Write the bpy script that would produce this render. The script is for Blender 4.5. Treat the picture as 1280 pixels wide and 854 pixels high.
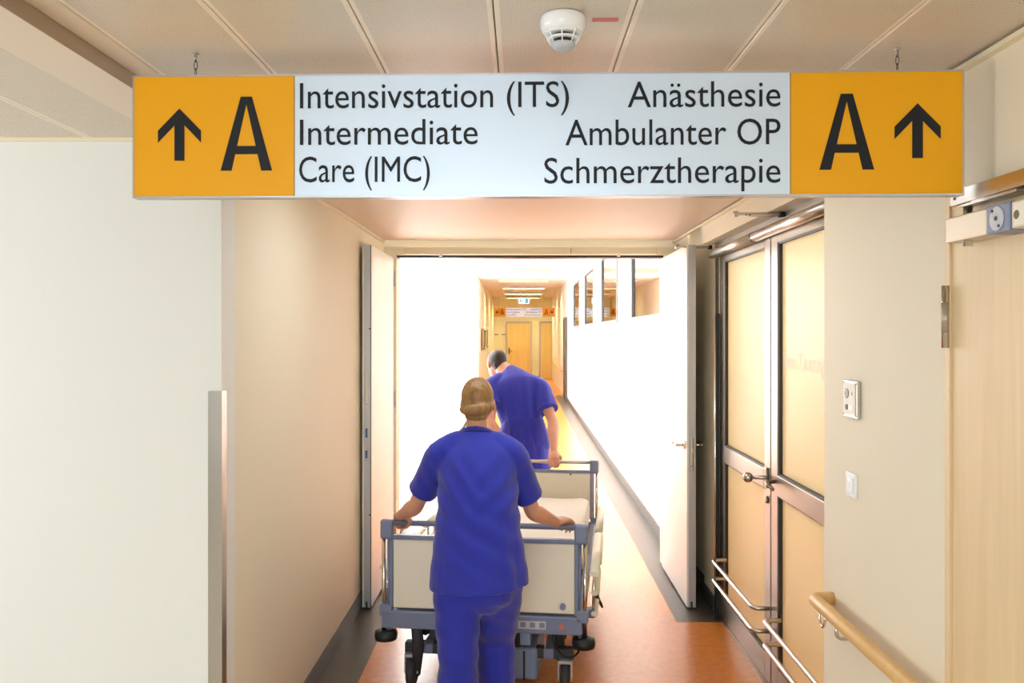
import bpy, bmesh, math, random
from mathutils import Vector, Matrix, noise
random.seed(7)
for _o in list(bpy.data.objects):
    bpy.data.objects.remove(_o)
SC = bpy.context.scene
COL = SC.collection
V = Vector

# ------------------------------------------------------------------ camera
cam_d = bpy.data.cameras.new('camera')
cam_d.sensor_width = 36.0
cam_d.lens = 36.0 * 1060.0 / 1280.0
cam_d.shift_x = -12.0 / 1280.0
cam_d.shift_y = -10.0 / 1280.0
cam_d.clip_start = 0.05
cam = bpy.data.objects.new('camera', cam_d)
COL.objects.link(cam)
cam.location = (0, 0, 1.75)
cam.rotation_euler = (math.pi / 2, 0, 0)
SC.camera = cam

# ------------------------------------------------------------------ world: bright overcast sky
w = bpy.data.worlds.new('overcast_sky')
SC.world = w
w.use_nodes = True
w.node_tree.nodes['Background'].inputs[0].default_value = (0.87, 0.945, 1.0, 1)
w.node_tree.nodes['Background'].inputs[1].default_value = 16.0

def portal(loc, rot, sx, sy):
    l = bpy.data.lights.new('sky_portal', 'AREA')
    l.shape = 'RECTANGLE'; l.size = sx; l.size_y = sy
    l.cycles.is_portal = True
    o = bpy.data.objects.new('sky_portal', l)
    COL.objects.link(o)
    o.location = loc; o.rotation_euler = rot
portal((-1.2, 13.9, 1.55), (0, -math.pi / 2, 0), 3.0, 14.6)
portal((-0.9, -3.27, 1.5), (math.pi / 2, 0, 0), 2.3, 1.35)
portal((-4.37, 1.8, 1.55), (0, -math.pi / 2, 0), 1.3, 1.4)

SC.view_settings.view_transform = 'Standard'
SC.view_settings.look = 'None'
SC.view_settings.gamma = 1.0
SC.view_settings.use_curve_mapping = False
SC.view_settings.exposure = 0.0
SC.cycles.use_denoising = True
SC.cycles.max_bounces = 10
SC.cycles.diffuse_bounces = 6
SC.cycles.sample_clamp_indirect = 8.0
SC.cycles.caustics_reflective = False
SC.cycles.caustics_refractive = False

# ------------------------------------------------------------------ materials
def srgb(r, g, b):
    f = lambda c: (c / 12.92 if c <= 0.04045 else ((c + 0.055) / 1.055) ** 2.4)
    return (f(r / 255), f(g / 255), f(b / 255), 1)

def mat(name, col, rough=0.5, metal=0.0, spec=0.5, noise_amt=0.0, noise_scale=8.0, bump=0.0,
        bump_scale=200.0, coat=0.0, stretch=None, emit=None, emit_s=0.0, sheen=0.0):
    m = bpy.data.materials.new(name)
    m.use_nodes = True
    nt = m.node_tree
    b = nt.nodes['Principled BSDF']
    b.inputs['Base Color'].default_value = col
    b.inputs['Roughness'].default_value = rough
    b.inputs['Metallic'].default_value = metal
    b.inputs['Specular IOR Level'].default_value = spec
    b.inputs['Coat Weight'].default_value = coat
    if sheen:
        b.inputs['Sheen Weight'].default_value = sheen
    if emit:
        b.inputs['Emission Color'].default_value = emit
        b.inputs['Emission Strength'].default_value = emit_s
    if noise_amt or bump:
        tc = nt.nodes.new('ShaderNodeTexCoord')
        src = tc.outputs['Object']
        if stretch:
            mp = nt.nodes.new('ShaderNodeMapping')
            mp.inputs['Scale'].default_value = stretch
            nt.links.new(src, mp.inputs['Vector']); src = mp.outputs['Vector']
    if noise_amt:
        n = nt.nodes.new('ShaderNodeTexNoise')
        n.inputs['Scale'].default_value = noise_scale
        n.inputs['Detail'].default_value = 6
        nt.links.new(src, n.inputs['Vector'])
        r = nt.nodes.new('ShaderNodeValToRGB')
        r.color_ramp.elements[0].position = 0.3
        r.color_ramp.elements[1].position = 0.7
        lo = tuple(c * (1 - noise_amt) for c in col[:3]) + (1,)
        hi = tuple(min(1, c * (1 + noise_amt)) for c in col[:3]) + (1,)
        r.color_ramp.elements[0].color = lo
        r.color_ramp.elements[1].color = hi
        nt.links.new(n.outputs['Fac'], r.inputs['Fac'])
        nt.links.new(r.outputs['Color'], b.inputs['Base Color'])
    if bump:
        n2 = nt.nodes.new('ShaderNodeTexNoise')
        n2.inputs['Scale'].default_value = bump_scale
        n2.inputs['Detail'].default_value = 4
        nt.links.new(src, n2.inputs['Vector'])
        bp = nt.nodes.new('ShaderNodeBump')
        bp.inputs['Strength'].default_value = bump
        bp.inputs['Distance'].default_value = 0.002
        nt.links.new(n2.outputs['Fac'], bp.inputs['Height'])
        nt.links.new(bp.outputs['Normal'], b.inputs['Normal'])
    return m

M = {}
M['wall'] = mat('cream_wall_paint', srgb(230, 219, 196), 0.65, bump=0.15, bump_scale=260, noise_amt=0.012, noise_scale=1.5)
M['wall_daylit'] = mat('daylit_wall_paint', srgb(228, 227, 224), 0.65, bump=0.15, bump_scale=260)  # cream paint made paler: cool daylight put into the colour
M['wall_white'] = mat('white_wall_paint', srgb(240, 238, 232), 0.6, bump=0.1, bump_scale=260)
M['orange_floor'] = mat('orange_linoleum', srgb(206, 126, 56), 0.26, spec=0.5, noise_amt=0.09, noise_scale=26)
M['grey_floor'] = mat('anthracite_linoleum', srgb(74, 68, 60), 0.36, spec=0.4, noise_amt=0.10, noise_scale=30)
M['hall_bounce_floor'] = mat('pale_beige_linoleum', srgb(206, 196, 178), 0.35, spec=0.4, noise_amt=0.05, noise_scale=26)
M['skirting'] = mat('anthracite_skirting', srgb(72, 68, 64), 0.4)
M['plain_panel'] = mat('beige_metal_panel', srgb(226, 208, 188), 0.38, spec=0.5)
M['corridor_panel'] = mat('satin_ceiling_metal', srgb(218, 206, 190), 0.5, metal=0.1)
M['beige_trim'] = mat('beige_trim', srgb(232, 220, 192), 0.45)
M['beam_metal'] = mat('taupe_beam', srgb(172, 156, 140), 0.35, metal=0.35)
M['window_grey'] = mat('grey_window_frame', srgb(84, 88, 88), 0.5)
M['closer_metal'] = mat('champagne_metal', srgb(206, 194, 174), 0.38, metal=0.6)
M['steel'] = mat('brushed_steel', srgb(196, 190, 182), 0.28, metal=1.0, noise_amt=0.06, noise_scale=40, stretch=(1, 1, 30))
M['chrome'] = mat('polished_steel', srgb(214, 208, 198), 0.16, metal=1.0)
M['steel_frame'] = mat('steel_door_frame', srgb(150, 138, 124), 0.30, metal=0.9, noise_amt=0.05, noise_scale=30, stretch=(1, 1, 20))
M['dark_metal'] = mat('dark_gasket', srgb(40, 36, 33), 0.45)
M['black'] = mat('black_plastic', srgb(24, 24, 26), 0.45)
M['door_white'] = mat('white_door_laminate', srgb(238, 236, 230), 0.38, noise_amt=0.01, noise_scale=3)
M['door_edge'] = mat('grey_aluminium_edge', srgb(186, 186, 190), 0.4, metal=0.5)
M['lock_blue'] = mat('blue_lock_face', srgb(70, 96, 150), 0.4, metal=0.4)
M['yellow'] = mat('yellow_sign_foil', srgb(236, 166, 8), 0.42, spec=0.35, noise_amt=0.015, noise_scale=6)
M['sign_white'] = mat('pale_aluminium_sign_face', srgb(216, 232, 252), 0.28, metal=0.25)
M['sign_edge'] = mat('sign_aluminium_edge', srgb(190, 190, 194), 0.35, metal=0.8)
M['ink'] = mat('black_sign_ink', srgb(28, 29, 34), 0.5, spec=0.25)
M['white_plastic'] = mat('white_plastic', srgb(238, 238, 240), 0.3)
M['grey_plastic'] = mat('light_grey_plastic', srgb(190, 192, 200), 0.4)
M['red_label'] = mat('red_label', srgb(206, 110, 104), 0.6)
M['bluegrey'] = mat('blue_grey_bed_enamel', srgb(120, 130, 158), 0.4, noise_amt=0.02, noise_scale=10)
M['bluebox'] = mat('pale_blue_bed_cover', srgb(130, 154, 194), 0.42)
M['cream_panel'] = mat('cream_bed_panel', srgb(236, 230, 212), 0.45, noise_amt=0.01)
M['cream_plastic'] = mat('cream_plastic', srgb(226, 222, 204), 0.45)
M['sheet'] = mat('white_cotton', srgb(244, 242, 236), 0.85, bump=0.3, bump_scale=60, sheen=0.2)
M['scrubs'] = mat('blue_scrubs_cotton', srgb(38, 47, 172), 0.85, noise_amt=0.05, noise_scale=14, bump=0.35, bump_scale=420, sheen=0.25)
M['scrubs_dark'] = mat('blue_scrubs_hem', srgb(38, 40, 124), 0.85)
M['skin'] = mat('skin', srgb(214, 158, 132), 0.5, noise_amt=0.06, noise_scale=18)
M['skin'].node_tree.nodes['Principled BSDF'].inputs['Subsurface Weight'].default_value = 0.12
M['skin'].node_tree.nodes['Principled BSDF'].inputs['Subsurface Radius'].default_value = (0.02, 0.008, 0.004)
M['hair_blond'] = mat('blond_hair', srgb(150, 110, 64), 0.42, noise_amt=0.35, noise_scale=22, stretch=(1, 3.5, 0.6), bump=0.8, bump_scale=70)
M['hair_dark'] = mat('dark_brown_hair', srgb(44, 33, 28), 0.5, noise_amt=0.3, noise_scale=60, bump=0.8, bump_scale=180)
M['eye'] = mat('eye_white', srgb(236, 234, 230), 0.2)
M['iris'] = mat('eye_iris', srgb(60, 60, 66), 0.2)
M['lip'] = mat('lip', srgb(186, 112, 100), 0.5)
M['shoe'] = mat('white_clog', srgb(226, 226, 224), 0.5)
M['rubber'] = mat('grey_rubber', srgb(56, 58, 66), 0.6)
M['teal_dark'] = mat('dark_teal_door', srgb(60, 72, 72), 0.4)
M['text_frost'] = mat('white_letter_foil', srgb(254, 254, 252), 0.7)
M['paper'] = mat('white_notice', srgb(240, 236, 222), 0.6)
M['glass_board'] = mat('dark_glass_board', srgb(120, 110, 96), 0.15)

def wood(name, c1, c2, sc=3.0, rough=0.45):
    m = mat(name, c1, rough)
    nt = m.node_tree; b = nt.nodes['Principled BSDF']
    tc = nt.nodes.new('ShaderNodeTexCoord')
    mp = nt.nodes.new('ShaderNodeMapping')
    mp.inputs['Scale'].default_value = (sc * 3, sc * 3, sc * 0.16)
    n = nt.nodes.new('ShaderNodeTexNoise'); n.inputs['Scale'].default_value = 2.2; n.inputs['Detail'].default_value = 9
    n.inputs['Roughness'].default_value = 0.62; n.inputs['Distortion'].default_value = 0.7
    r = nt.nodes.new('ShaderNodeValToRGB')
    r.color_ramp.elements[0].position = 0.36; r.color_ramp.elements[0].color = c2
    r.color_ramp.elements[1].position = 0.66; r.color_ramp.elements[1].color = c1
    nt.links.new(tc.outputs['Object'], mp.inputs['Vector']); nt.links.new(mp.outputs['Vector'], n.inputs['Vector'])
    nt.links.new(n.outputs['Fac'], r.inputs['Fac']); nt.links.new(r.outputs['Color'], b.inputs['Base Color'])
    return m
M['maple'] = wood('maple_veneer', srgb(232, 208, 168), srgb(222, 194, 150), 2.2)
M['rail_wood'] = wood('beech_handrail', srgb(222, 180, 122), srgb(216, 172, 112), 3.0, 0.35)
M['end_door'] = wood('honey_door_veneer', srgb(224, 194, 122), srgb(212, 178, 104), 2.0)
M['wall_end'] = mat('warm_end_wall_paint', srgb(236, 230, 192), 0.65)

def perforated(name, col):
    """painted metal panel with a fine grid of punched holes; the margins along the joints stay plain"""
    m = mat(name, col, 0.42)
    nt = m.node_tree; b = nt.nodes['Principled BSDF']
    tc = nt.nodes.new('ShaderNodeTexCoord')
    sx = nt.nodes.new('ShaderNodeSeparateXYZ')
    nt.links.new(tc.outputs['Object'], sx.inputs[0])
    def math_n(op, a, bb=None, c=None):
        n = nt.nodes.new('ShaderNodeMath'); n.operation = op
        for i, v in enumerate((a, bb, c)):
            if v is None: continue
            if isinstance(v, (int, float)): n.inputs[i].default_value = v
            else: nt.links.new(v, n.inputs[i])
        return n.outputs[0]
    P = 0.0064
    # 45 degree staggered grid
    u = math_n('ADD', sx.outputs['X'], sx.outputs['Y'])
    v = math_n('SUBTRACT', sx.outputs['X'], sx.outputs['Y'])
    fu = math_n('SUBTRACT', math_n('FRACT', math_n('DIVIDE', u, P)), 0.5)
    fv = math_n('SUBTRACT', math_n('FRACT', math_n('DIVIDE', v, P)), 0.5)
    d = math_n('SQRT', math_n('ADD', math_n('MULTIPLY', fu, fu), math_n('MULTIPLY', fv, fv)))
    hole = math_n('LESS_THAN', d, 0.30)
    inside = math_n('LESS_THAN', math_n('ABSOLUTE', sx.outputs['X']), 0.137)
    f = math_n('MULTIPLY', hole, inside)
    mx = nt.nodes.new('ShaderNodeMix'); mx.data_type = 'RGBA'
    mx.inputs[6].default_value = col
    mx.inputs[7].default_value = srgb(104, 90, 78)
    nt.links.new(f, mx.inputs[0])
    nt.links.new(mx.outputs[2], b.inputs['Base Color'])
    return m
M['perf'] = perforated('perforated_ceiling_metal', srgb(238, 224, 208))

def glass_clear():
    m = bpy.data.materials.new('clear_window_glass'); m.use_nodes = True
    nt = m.node_tree; nt.nodes.clear()
    out = nt.nodes.new('ShaderNodeOutputMaterial')
    tr = nt.nodes.new('ShaderNodeBsdfTransparent'); tr.inputs[0].default_value = (0.97, 0.985, 0.98, 1)
    gl = nt.nodes.new('ShaderNodeBsdfGlossy'); gl.inputs['Roughness'].default_value = 0.02
    fr = nt.nodes.new('ShaderNodeFresnel'); fr.inputs[0].default_value = 1.25
    mx = nt.nodes.new('ShaderNodeMixShader')
    nt.links.new(fr.outputs[0], mx.inputs[0]); nt.links.new(tr.outputs[0], mx.inputs[1])
    nt.links.new(gl.outputs[0], mx.inputs[2]); nt.links.new(mx.outputs[0], out.inputs[0])
    return m
M['glass'] = glass_clear()
M['mirror_glass'] = mat('reflecting_interior_glass', srgb(196, 190, 180), 0.015, metal=1.0)

def frosted():
    m = bpy.data.materials.new('frosted_door_glass'); m.use_nodes = True
    nt = m.node_tree; nt.nodes.clear()
    out = nt.nodes.new('ShaderNodeOutputMaterial')
    tl = nt.nodes.new('ShaderNodeBsdfTranslucent'); tl.inputs[0].default_value = srgb(252, 244, 222)
    df = nt.nodes.new('ShaderNodeBsdfPrincipled')
    df.inputs['Base Color'].default_value = srgb(240, 230, 200); df.inputs['Roughness'].default_value = 0.3
    mx = nt.nodes.new('ShaderNodeMixShader'); mx.inputs[0].default_value = 0.45
    nt.links.new(tl.outputs[0], mx.inputs[1]); nt.links.new(df.outputs[0], mx.inputs[2])
    nt.links.new(mx.outputs[0], out.inputs[0])
    return m
M['frosted'] = frosted()
def opal():
    m = bpy.data.materials.new('opal_window_glass'); m.use_nodes = True
    nt = m.node_tree; nt.nodes.clear()
    out = nt.nodes.new('ShaderNodeOutputMaterial')
    tl = nt.nodes.new('ShaderNodeBsdfTranslucent'); tl.inputs[0].default_value = (0.95, 0.96, 0.95, 1)
    df = nt.nodes.new('ShaderNodeBsdfDiffuse'); df.inputs[0].default_value = (0.9, 0.9, 0.9, 1)
    mx = nt.nodes.new('ShaderNodeMixShader'); mx.inputs[0].default_value = 0.2
    nt.links.new(tl.outputs[0], mx.inputs[1]); nt.links.new(df.outputs[0], mx.inputs[2])
    nt.links.new(mx.outputs[0], out.inputs[0])
    return m
M['opal'] = opal()

def emissive(name, col, s):
    m = bpy.data.materials.new(name); m.use_nodes = True
    nt = m.node_tree; nt.nodes.clear()
    out = nt.nodes.new('ShaderNodeOutputMaterial')
    e = nt.nodes.new('ShaderNodeEmission'); e.inputs[0].default_value = col; e.inputs[1].default_value = s
    nt.links.new(e.outputs[0], out.inputs[0])
    return m
M['lamp_cool'] = emissive('lit_cool_diffuser', (0.90, 0.96, 1.0, 1), 9.5)
M['lamp_warm'] = emissive('lit_warm_diffuser', (1.0, 0.98, 0.60, 1), 130.0)
M['lamp_side'] = emissive('lit_side_room_diffuser', (1.0, 0.92, 0.70, 1), 8.8)
M['exit_lit'] = emissive('lit_exit_sign_face', (0.80, 0.95, 1.0, 1), 1.6)
M['exit_green'] = emissive('lit_exit_symbol', (0.25, 0.62, 0.50, 1), 0.8)

# ------------------------------------------------------------------ builders
XF = [Matrix.Identity(4)]

class xform:
    def __init__(self, m): self.m = m
    def __enter__(self): XF.append(XF[-1] @ self.m)
    def __exit__(self, *a): XF.pop()

def new(): return bmesh.new()

def b_box(bm, x0, x1, y0, y1, z0, z1):
    vs = [bm.verts.new((x, y, z)) for z in (z0, z1) for y in (y0, y1) for x in (x0, x1)]
    for f in ((0, 2, 3, 1), (4, 5, 7, 6), (0, 1, 5, 4), (2, 6, 7, 3), (0, 4, 6, 2), (1, 3, 7, 5)):
        bm.faces.new([vs[i] for i in f])
    return bm

def b_rbox(bm, x0, x1, y0, y1, z0, z1, r=0.004, seg=2):
    t = new(); b_box(t, x0, x1, y0, y1, z0, z1)
    bmesh.ops.bevel(t, geom=list(t.edges), offset=r, segments=seg, affect='EDGES', profile=0.5)
    return merge(bm, t)

def merge(bm, t, m=None):
    vm = {}
    for v in t.verts: vm[v] = bm.verts.new(m @ v.co if m else v.co)
    for f in t.faces:
        try:
            nf = bm.faces.new([vm[v] for v in f.verts]); nf.smooth = f.smooth
        except ValueError: pass
    t.free()
    return bm

def b_tube(bm, pts, rad, n=12, cap=True, side=None, sq=None, smooth=True):
    """sweep an ellipse along points; rad: float | list of float | list of (a, b)"""
    pts = [V(p) for p in pts]
    N = len(pts)
    if not isinstance(rad, (list, tuple)): rad = [rad] * N
    rad = [(r, r) if not isinstance(r, (list, tuple)) else r for r in rad]
    rings = []
    prev = V(side) if side is not None else None
    for i, p in enumerate(pts):
        t = (pts[min(i + 1, N - 1)] - pts[max(i - 1, 0)]).normalized()
        if 0 < i < N - 1:
            t = ((pts[i + 1] - p).normalized() + (p - pts[i - 1]).normalized()).normalized()
        if prev is None:
            prev = V((0, 0, 1)) if abs(t.z) < 0.9 else V((1, 0, 0))
        ref = V(side) if side is not None else prev
        s = (ref - t * ref.dot(t))
        if s.length < 1e-5: s = t.orthogonal()
        s.normalize(); prev = s
        o = t.cross(s)
        a, b = rad[i]
        ring = []
        for k in range(n):
            an = 2 * math.pi * k / n
            c, q = math.cos(an), math.sin(an)
            if sq:
                c = math.copysign(abs(c) ** sq, c); q = math.copysign(abs(q) ** sq, q)
            ring.append(bm.verts.new(p + s * (a * c) + o * (b * q)))
        rings.append(ring)
    for i in range(N - 1):
        for k in range(n):
            f = bm.faces.new((rings[i][k], rings[i][(k + 1) % n], rings[i + 1][(k + 1) % n], rings[i + 1][k]))
            f.smooth = smooth
    if cap:
        bm.faces.new(rings[0][::-1]); bm.faces.new(rings[-1])
    return bm

def b_cyl(bm, p0, p1, r, n=16, r2=None):
    return b_tube(bm, [p0, p1], [r, r if r2 is None else r2], n)

def b_ball(bm, c, rx, ry=None, rz=None, n=16, m=10, rot=None):
    ry = rx if ry is None else ry; rz = rx if rz is None else rz
    t = new()
    bmesh.ops.create_uvsphere(t, u_segments=n, v_segments=m, radius=1.0)
    for f in t.faces: f.smooth = True
    mm = Matrix.Translation(V(c)) @ (rot or Matrix.Identity(4)) @ Matrix.Diagonal((rx, ry, rz, 1))
    return merge(bm, t, mm)

def b_lathe(bm, prof, axis_pt, n=28, axis='z'):
    rings = []
    for r, h in prof:
        ring = []
        for k in range(n):
            a = 2 * math.pi * k / n
            if axis == 'z': p = (axis_pt[0] + r * math.cos(a), axis_pt[1] + r * math.sin(a), axis_pt[2] + h)
            elif axis == 'x': p = (axis_pt[0] + h, axis_pt[1] + r * math.cos(a), axis_pt[2] + r * math.sin(a))
            else: p = (axis_pt[0] + r * math.sin(a), axis_pt[1] + h, axis_pt[2] + r * math.cos(a))
            ring.append(bm.verts.new(p))
        rings.append(ring)
    for i in range(len(prof) - 1):
        for k in range(n):
            f = bm.faces.new((rings[i][k], rings[i][(k + 1) % n], rings[i + 1][(k + 1) % n], rings[i + 1][k]))
            f.smooth = True
    bm.faces.new(rings[0][::-1]); bm.faces.new(rings[-1])
    return bm

def b_prism_xz(bm, poly, y0, y1):
    a = [bm.verts.new((p[0], y0, p[1])) for p in poly]
    b = [bm.verts.new((p[0], y1, p[1])) for p in poly]
    bm.faces.new(a[::-1]); bm.faces.new(b)
    n = len(poly)
    for i in range(n):
        bm.faces.new((a[i], b[i], b[(i + 1) % n], a[(i + 1) % n]))
    return bm

def fillet(pts, r, n=6):
    """round the inner corners of a polyline"""
    pts = [V(p) for p in pts]; out = [pts[0]]
    for i in range(1, len(pts) - 1):
        a = (pts[i - 1] - pts[i]); b = (pts[i + 1] - pts[i])
        rr = min(r, a.length * 0.49, b.length * 0.49)
        p0 = pts[i] + a.normalized() * rr; p2 = pts[i] + b.normalized() * rr
        for k in range(n + 1):
            t = k / n
            out.append(p0 * (1 - t) ** 2 + pts[i] * 2 * t * (1 - t) + p2 * t * t)
    out.append(pts[-1])
    return out

def finish(o, label, cat, group, kind):
    if label: o['label'] = label
    if cat: o['category'] = cat
    if group: o['group'] = group
    if kind: o['kind'] = kind

def obj(name, bm, material, parent=None, label=None, cat=None, group=None, kind=None, origin=None, recalc=True):
    if isinstance(bm, bpy.types.Mesh):
        me = bm
        me.transform(XF[-1])
    else:
        if recalc: bmesh.ops.recalc_face_normals(bm, faces=bm.faces)
        bm.transform(XF[-1])
        me = bpy.data.meshes.new(name)
        bm.to_mesh(me); bm.free()
    xs = [v.co for v in me.vertices]
    lo = [min(c[i] for c in xs) for i in range(3)]; hi = [max(c[i] for c in xs) for i in range(3)]
    org = V(origin) if origin is not None else V(((lo[0] + hi[0]) / 2, (lo[1] + hi[1]) / 2, lo[2]))
    me.transform(Matrix.Translation(-org))
    me.materials.append(M[material] if isinstance(material, str) else material)
    o = bpy.data.objects.new(name, me)
    COL.objects.link(o)
    o.location = org
    if parent is not None:
        o.parent = parent
        o.matrix_parent_inverse = Matrix.Translation(-V(parent['_w'])) if '_w' in parent else Matrix.Identity(4)
    o['_w'] = tuple(org)
    finish(o, label, cat, group, kind)
    return o

def thing(name, loc, label, cat, group=None, kind=None):
    o = bpy.data.objects.new(name, None)
    o.empty_display_size = 0.1
    COL.objects.link(o)
    p = XF[-1] @ V(loc)
    o.location = p; o['_w'] = tuple(p)
    finish(o, label, cat, group, kind)
    return o

def box(name, x0, x1, y0, y1, z0, z1, material, parent=None, r=0.0, **k):
    bm = new()
    if r: b_rbox(bm, x0, x1, y0, y1, z0, z1, r)
    else: b_box(bm, x0, x1, y0, y1, z0, z1)
    return obj(name, bm, material, parent, **k)

def cyl(name, p0, p1, r, material, parent=None, n=16, **k):
    return obj(name, b_cyl(new(), p0, p1, r, n), material, parent, **k)

def tube(name, pts, r, material, parent=None, n=12, **k):
    return obj(name, b_tube(new(), pts, r, n), material, parent, **k)

def text_mesh(s, width, cap, depth=0.0006, bold=0.0, align='LEFT', space=1.0):
    """flat lettering in the x-z plane facing -y, fitted to a width and a cap height, baseline at z = 0"""
    cu = bpy.data.curves.new('lettering', 'FONT')
    cu.body = s; cu.size = 1.0; cu.offset = bold; cu.space_character = space
    cu.resolution_u = 4
    def grab(body):
        cu.body = body
        t = bpy.data.objects.new('lettering', cu); COL.objects.link(t)
        dg = bpy.context.evaluated_depsgraph_get()
        m = bpy.data.meshes.new_from_object(t.evaluated_get(dg))
        bpy.data.objects.remove(t)
        return m
    hm = grab('H'); caph = max(v.co.y for v in hm.vertices); bpy.data.meshes.remove(hm)
    me = grab(s)
    xs = [v.co.x for v in me.vertices]
    x0, x1 = min(xs), max(xs)
    sx = width / (x1 - x0); sz = cap / caph
    off = -x0 if align == 'LEFT' else -x1
    bm = bmesh.new(); bm.from_mesh(me); bpy.data.meshes.remove(me)
    for v in bm.verts:
        v.co = V(((v.co.x + off) * sx, 0, v.co.y * sz))
    bmesh.ops.remove_doubles(bm, verts=bm.verts, dist=1e-6)
    return bm

# ------------------------------------------------------------------ room shell
ZC = 2.438      # ceiling of the near corridor
ZS = 3.15       # ceiling of the bright corridor behind the double door
XL, XR = -1.03, 1.135
FXL, FXR = -1.08, 1.18

fl = obj('floor', b_box(new(), -4.3, 1.26, -3.2, 33.2, -0.12, 0.0), 'orange_floor', kind='structure',
         label='orange linoleum floor running down the whole corridor', cat='floor')
box('hall_bounce_floor', -4.3, XR, -3.2, 3.0, 0.0, 0.0015, 'hall_bounce_floor', fl)  # unseen beige covering, added to cut the orange bounce
box('floor_border', XL, -0.82, 3.0, 6.4, 0.0, 0.0012, 'grey_floor', fl)
box('floor_border', FXL, -0.82, 6.4, 24.0, 0.0, 0.0012, 'grey_floor', fl)
box('floor_border', 0.94, 1.26, 5.14, 6.4, 0.0, 0.0012, 'grey_floor', fl)
box('floor_border', 0.94, FXR, 6.4, 24.0, 0.0, 0.0012, 'grey_floor', fl)

# left of the hall: wall that faces the camera and the corridor wall that runs back from its corner
wl = obj('wall_left', b_box(new(), -4.3, XL, 2.91, 3.05, 0.0, 2.52), 'wall_daylit', kind='structure',
         label='cream wall with cool daylight in its colour, facing the camera at the left under the low ceiling', cat='wall')
wc = obj('wall_corridor_left', b_box(new(), XL - 0.12, XL, 3.05, 6.32, 0.0, 2.5), 'wall', kind='structure',
         label='cream corridor wall at the left running up to the open double door', cat='wall')
bb = new(); b_box(bb, XL, XL + 0.012, 2.95, 6.3, 0.0, 0.10)
obj('baseboard_left', bb, 'skirting', kind='structure', label='dark skirting strip along the left corridor wall', cat='baseboard')
# right wall of the hall with the veneered door
wr = new()
b_box(wr, XR, XR + 0.14, 2.27, 3.18, 0.0, 2.52)
b_box(wr, XR, XR + 0.14, -3.2, 2.27, 2.115, 2.52)
b_box(wr, XR, XR + 0.14, -3.2, 1.10, 0.0, 2.115)
obj('wall_right', wr, 'wall', kind='structure', label='beige wall at the right between glass door and veneered door', cat='wall')
# walls round the hall behind the camera
bk = new()
wx0, wx1, wz0, wz1 = -2.05, 0.25, 0.83, 2.18
b_box(bk, -4.3, wx0, -3.34, -3.2, 0, 2.52); b_box(bk, wx1, XR + 0.14, -3.34, -3.2, 0, 2.52)
b_box(bk, wx0, wx1, -3.34, -3.2, 0, wz0); b_box(bk, wx0, wx1, -3.34, -3.2, wz1, 2.52)
obj('wall_back', bk, 'wall_daylit', kind='structure', label='pale wall with an added window behind the camera', cat='wall')  # out of view, kept pale against warm bounce
wn = thing('window_5', (-0.9, -3.27, wz0), 'added window letting in fill daylight behind the camera', 'window', kind='structure')  # unseen opening, added to light the sign and other camera-facing surfaces
fm = new()
for (x0, x1, z0, z1) in ((wx0, wx1, wz0, wz0 + .05), (wx0, wx1, wz1 - .05, wz1), (wx0, wx0 + .05, wz0 + .05, wz1 - .05), (wx1 - .05, wx1, wz0 + .05, wz1 - .05), (-.925, -.875, wz0 + .05, wz1 - .05)):
    b_box(fm, x0, x1, -3.31, -3.23, z0, z1)
obj('window_frame', fm, 'door_white', wn)
box('pane', wx0 + .05, -.925, -3.273, -3.267, wz0 + .05, wz1 - .05, 'glass', wn)
box('pane', -.875, wx1 - .05, -3.273, -3.267, wz0 + .05, wz1 - .05, 'glass', wn)
hw = new()
b_box(hw, -4.44, -4.3, -3.2, 1.1, 0, 2.52); b_box(hw, -4.44, -4.3, 2.5, 3.05, 0, 2.52)
b_box(hw, -4.44, -4.3, 1.1, 2.5, 0, 0.9); b_box(hw, -4.44, -4.3, 1.1, 2.5, 2.2, 2.52)
obj('wall_window_side', hw, 'wall', kind='structure', label='cream wall with a window far left of the hall', cat='wall')
wn = thing('window_6', (-4.37, 1.8, 0.9), 'daylight window in the far left hall wall', 'window', kind='structure')
fm = new()
for (y0, y1, z0, z1) in ((1.1, 2.5, .9, .96), (1.1, 2.5, 2.14, 2.20), (1.1, 1.16, .96, 2.14), (2.44, 2.5, .96, 2.14)):
    b_box(fm, -4.41, -4.34, y0, y1, z0, z1)
obj('window_frame', fm, 'door_white', wn)
box('pane', -4.376, -4.370, 1.16, 2.44, .96, 2.14, 'glass', wn)

# near ceilings -------------------------------------------------------
ce = obj('ceiling', b_box(new(), -4.3, XR + 0.14, -3.2, 6.3, 2.53, 2.60), 'plain_panel', kind='structure',
         label='perforated metal panel ceiling over the near corridor', cat='ceiling')
edges = [-1.03, -0.96, -0.66, -0.36, -0.06, 0.24, 0.54, 0.84, 1.128]
pan_cache = {}
def ceil_panel(x0, x1, y0, y1, z, parent, material):
    key = (round(x1 - x0, 3), round(y1 - y0, 3), material)
    xm, ym = (x0 + x1) / 2, (y0 + y1) / 2
    if key not in pan_cache:
        t = new(); wdt = x1 - x0 - 0.0025; ln = y1 - y0 - 0.003
        b_rbox(t, -wdt / 2, wdt / 2, -ln / 2, ln / 2, 0, 0.02, 0.0025, 1)
        me = bpy.data.meshes.new('ceiling_panel'); t.to_mesh(me); t.free()
        me.materials.append(M[material]); pan_cache[key] = me
    o = bpy.data.objects.new('ceiling_panel', pan_cache[key]); COL.objects.link(o)
    o.location = (xm, ym, z); o.parent = parent
    o.matrix_parent_inverse = Matrix.Translation(-V(parent['_w'])); o['_w'] = (xm, ym, z)
    return o
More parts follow.
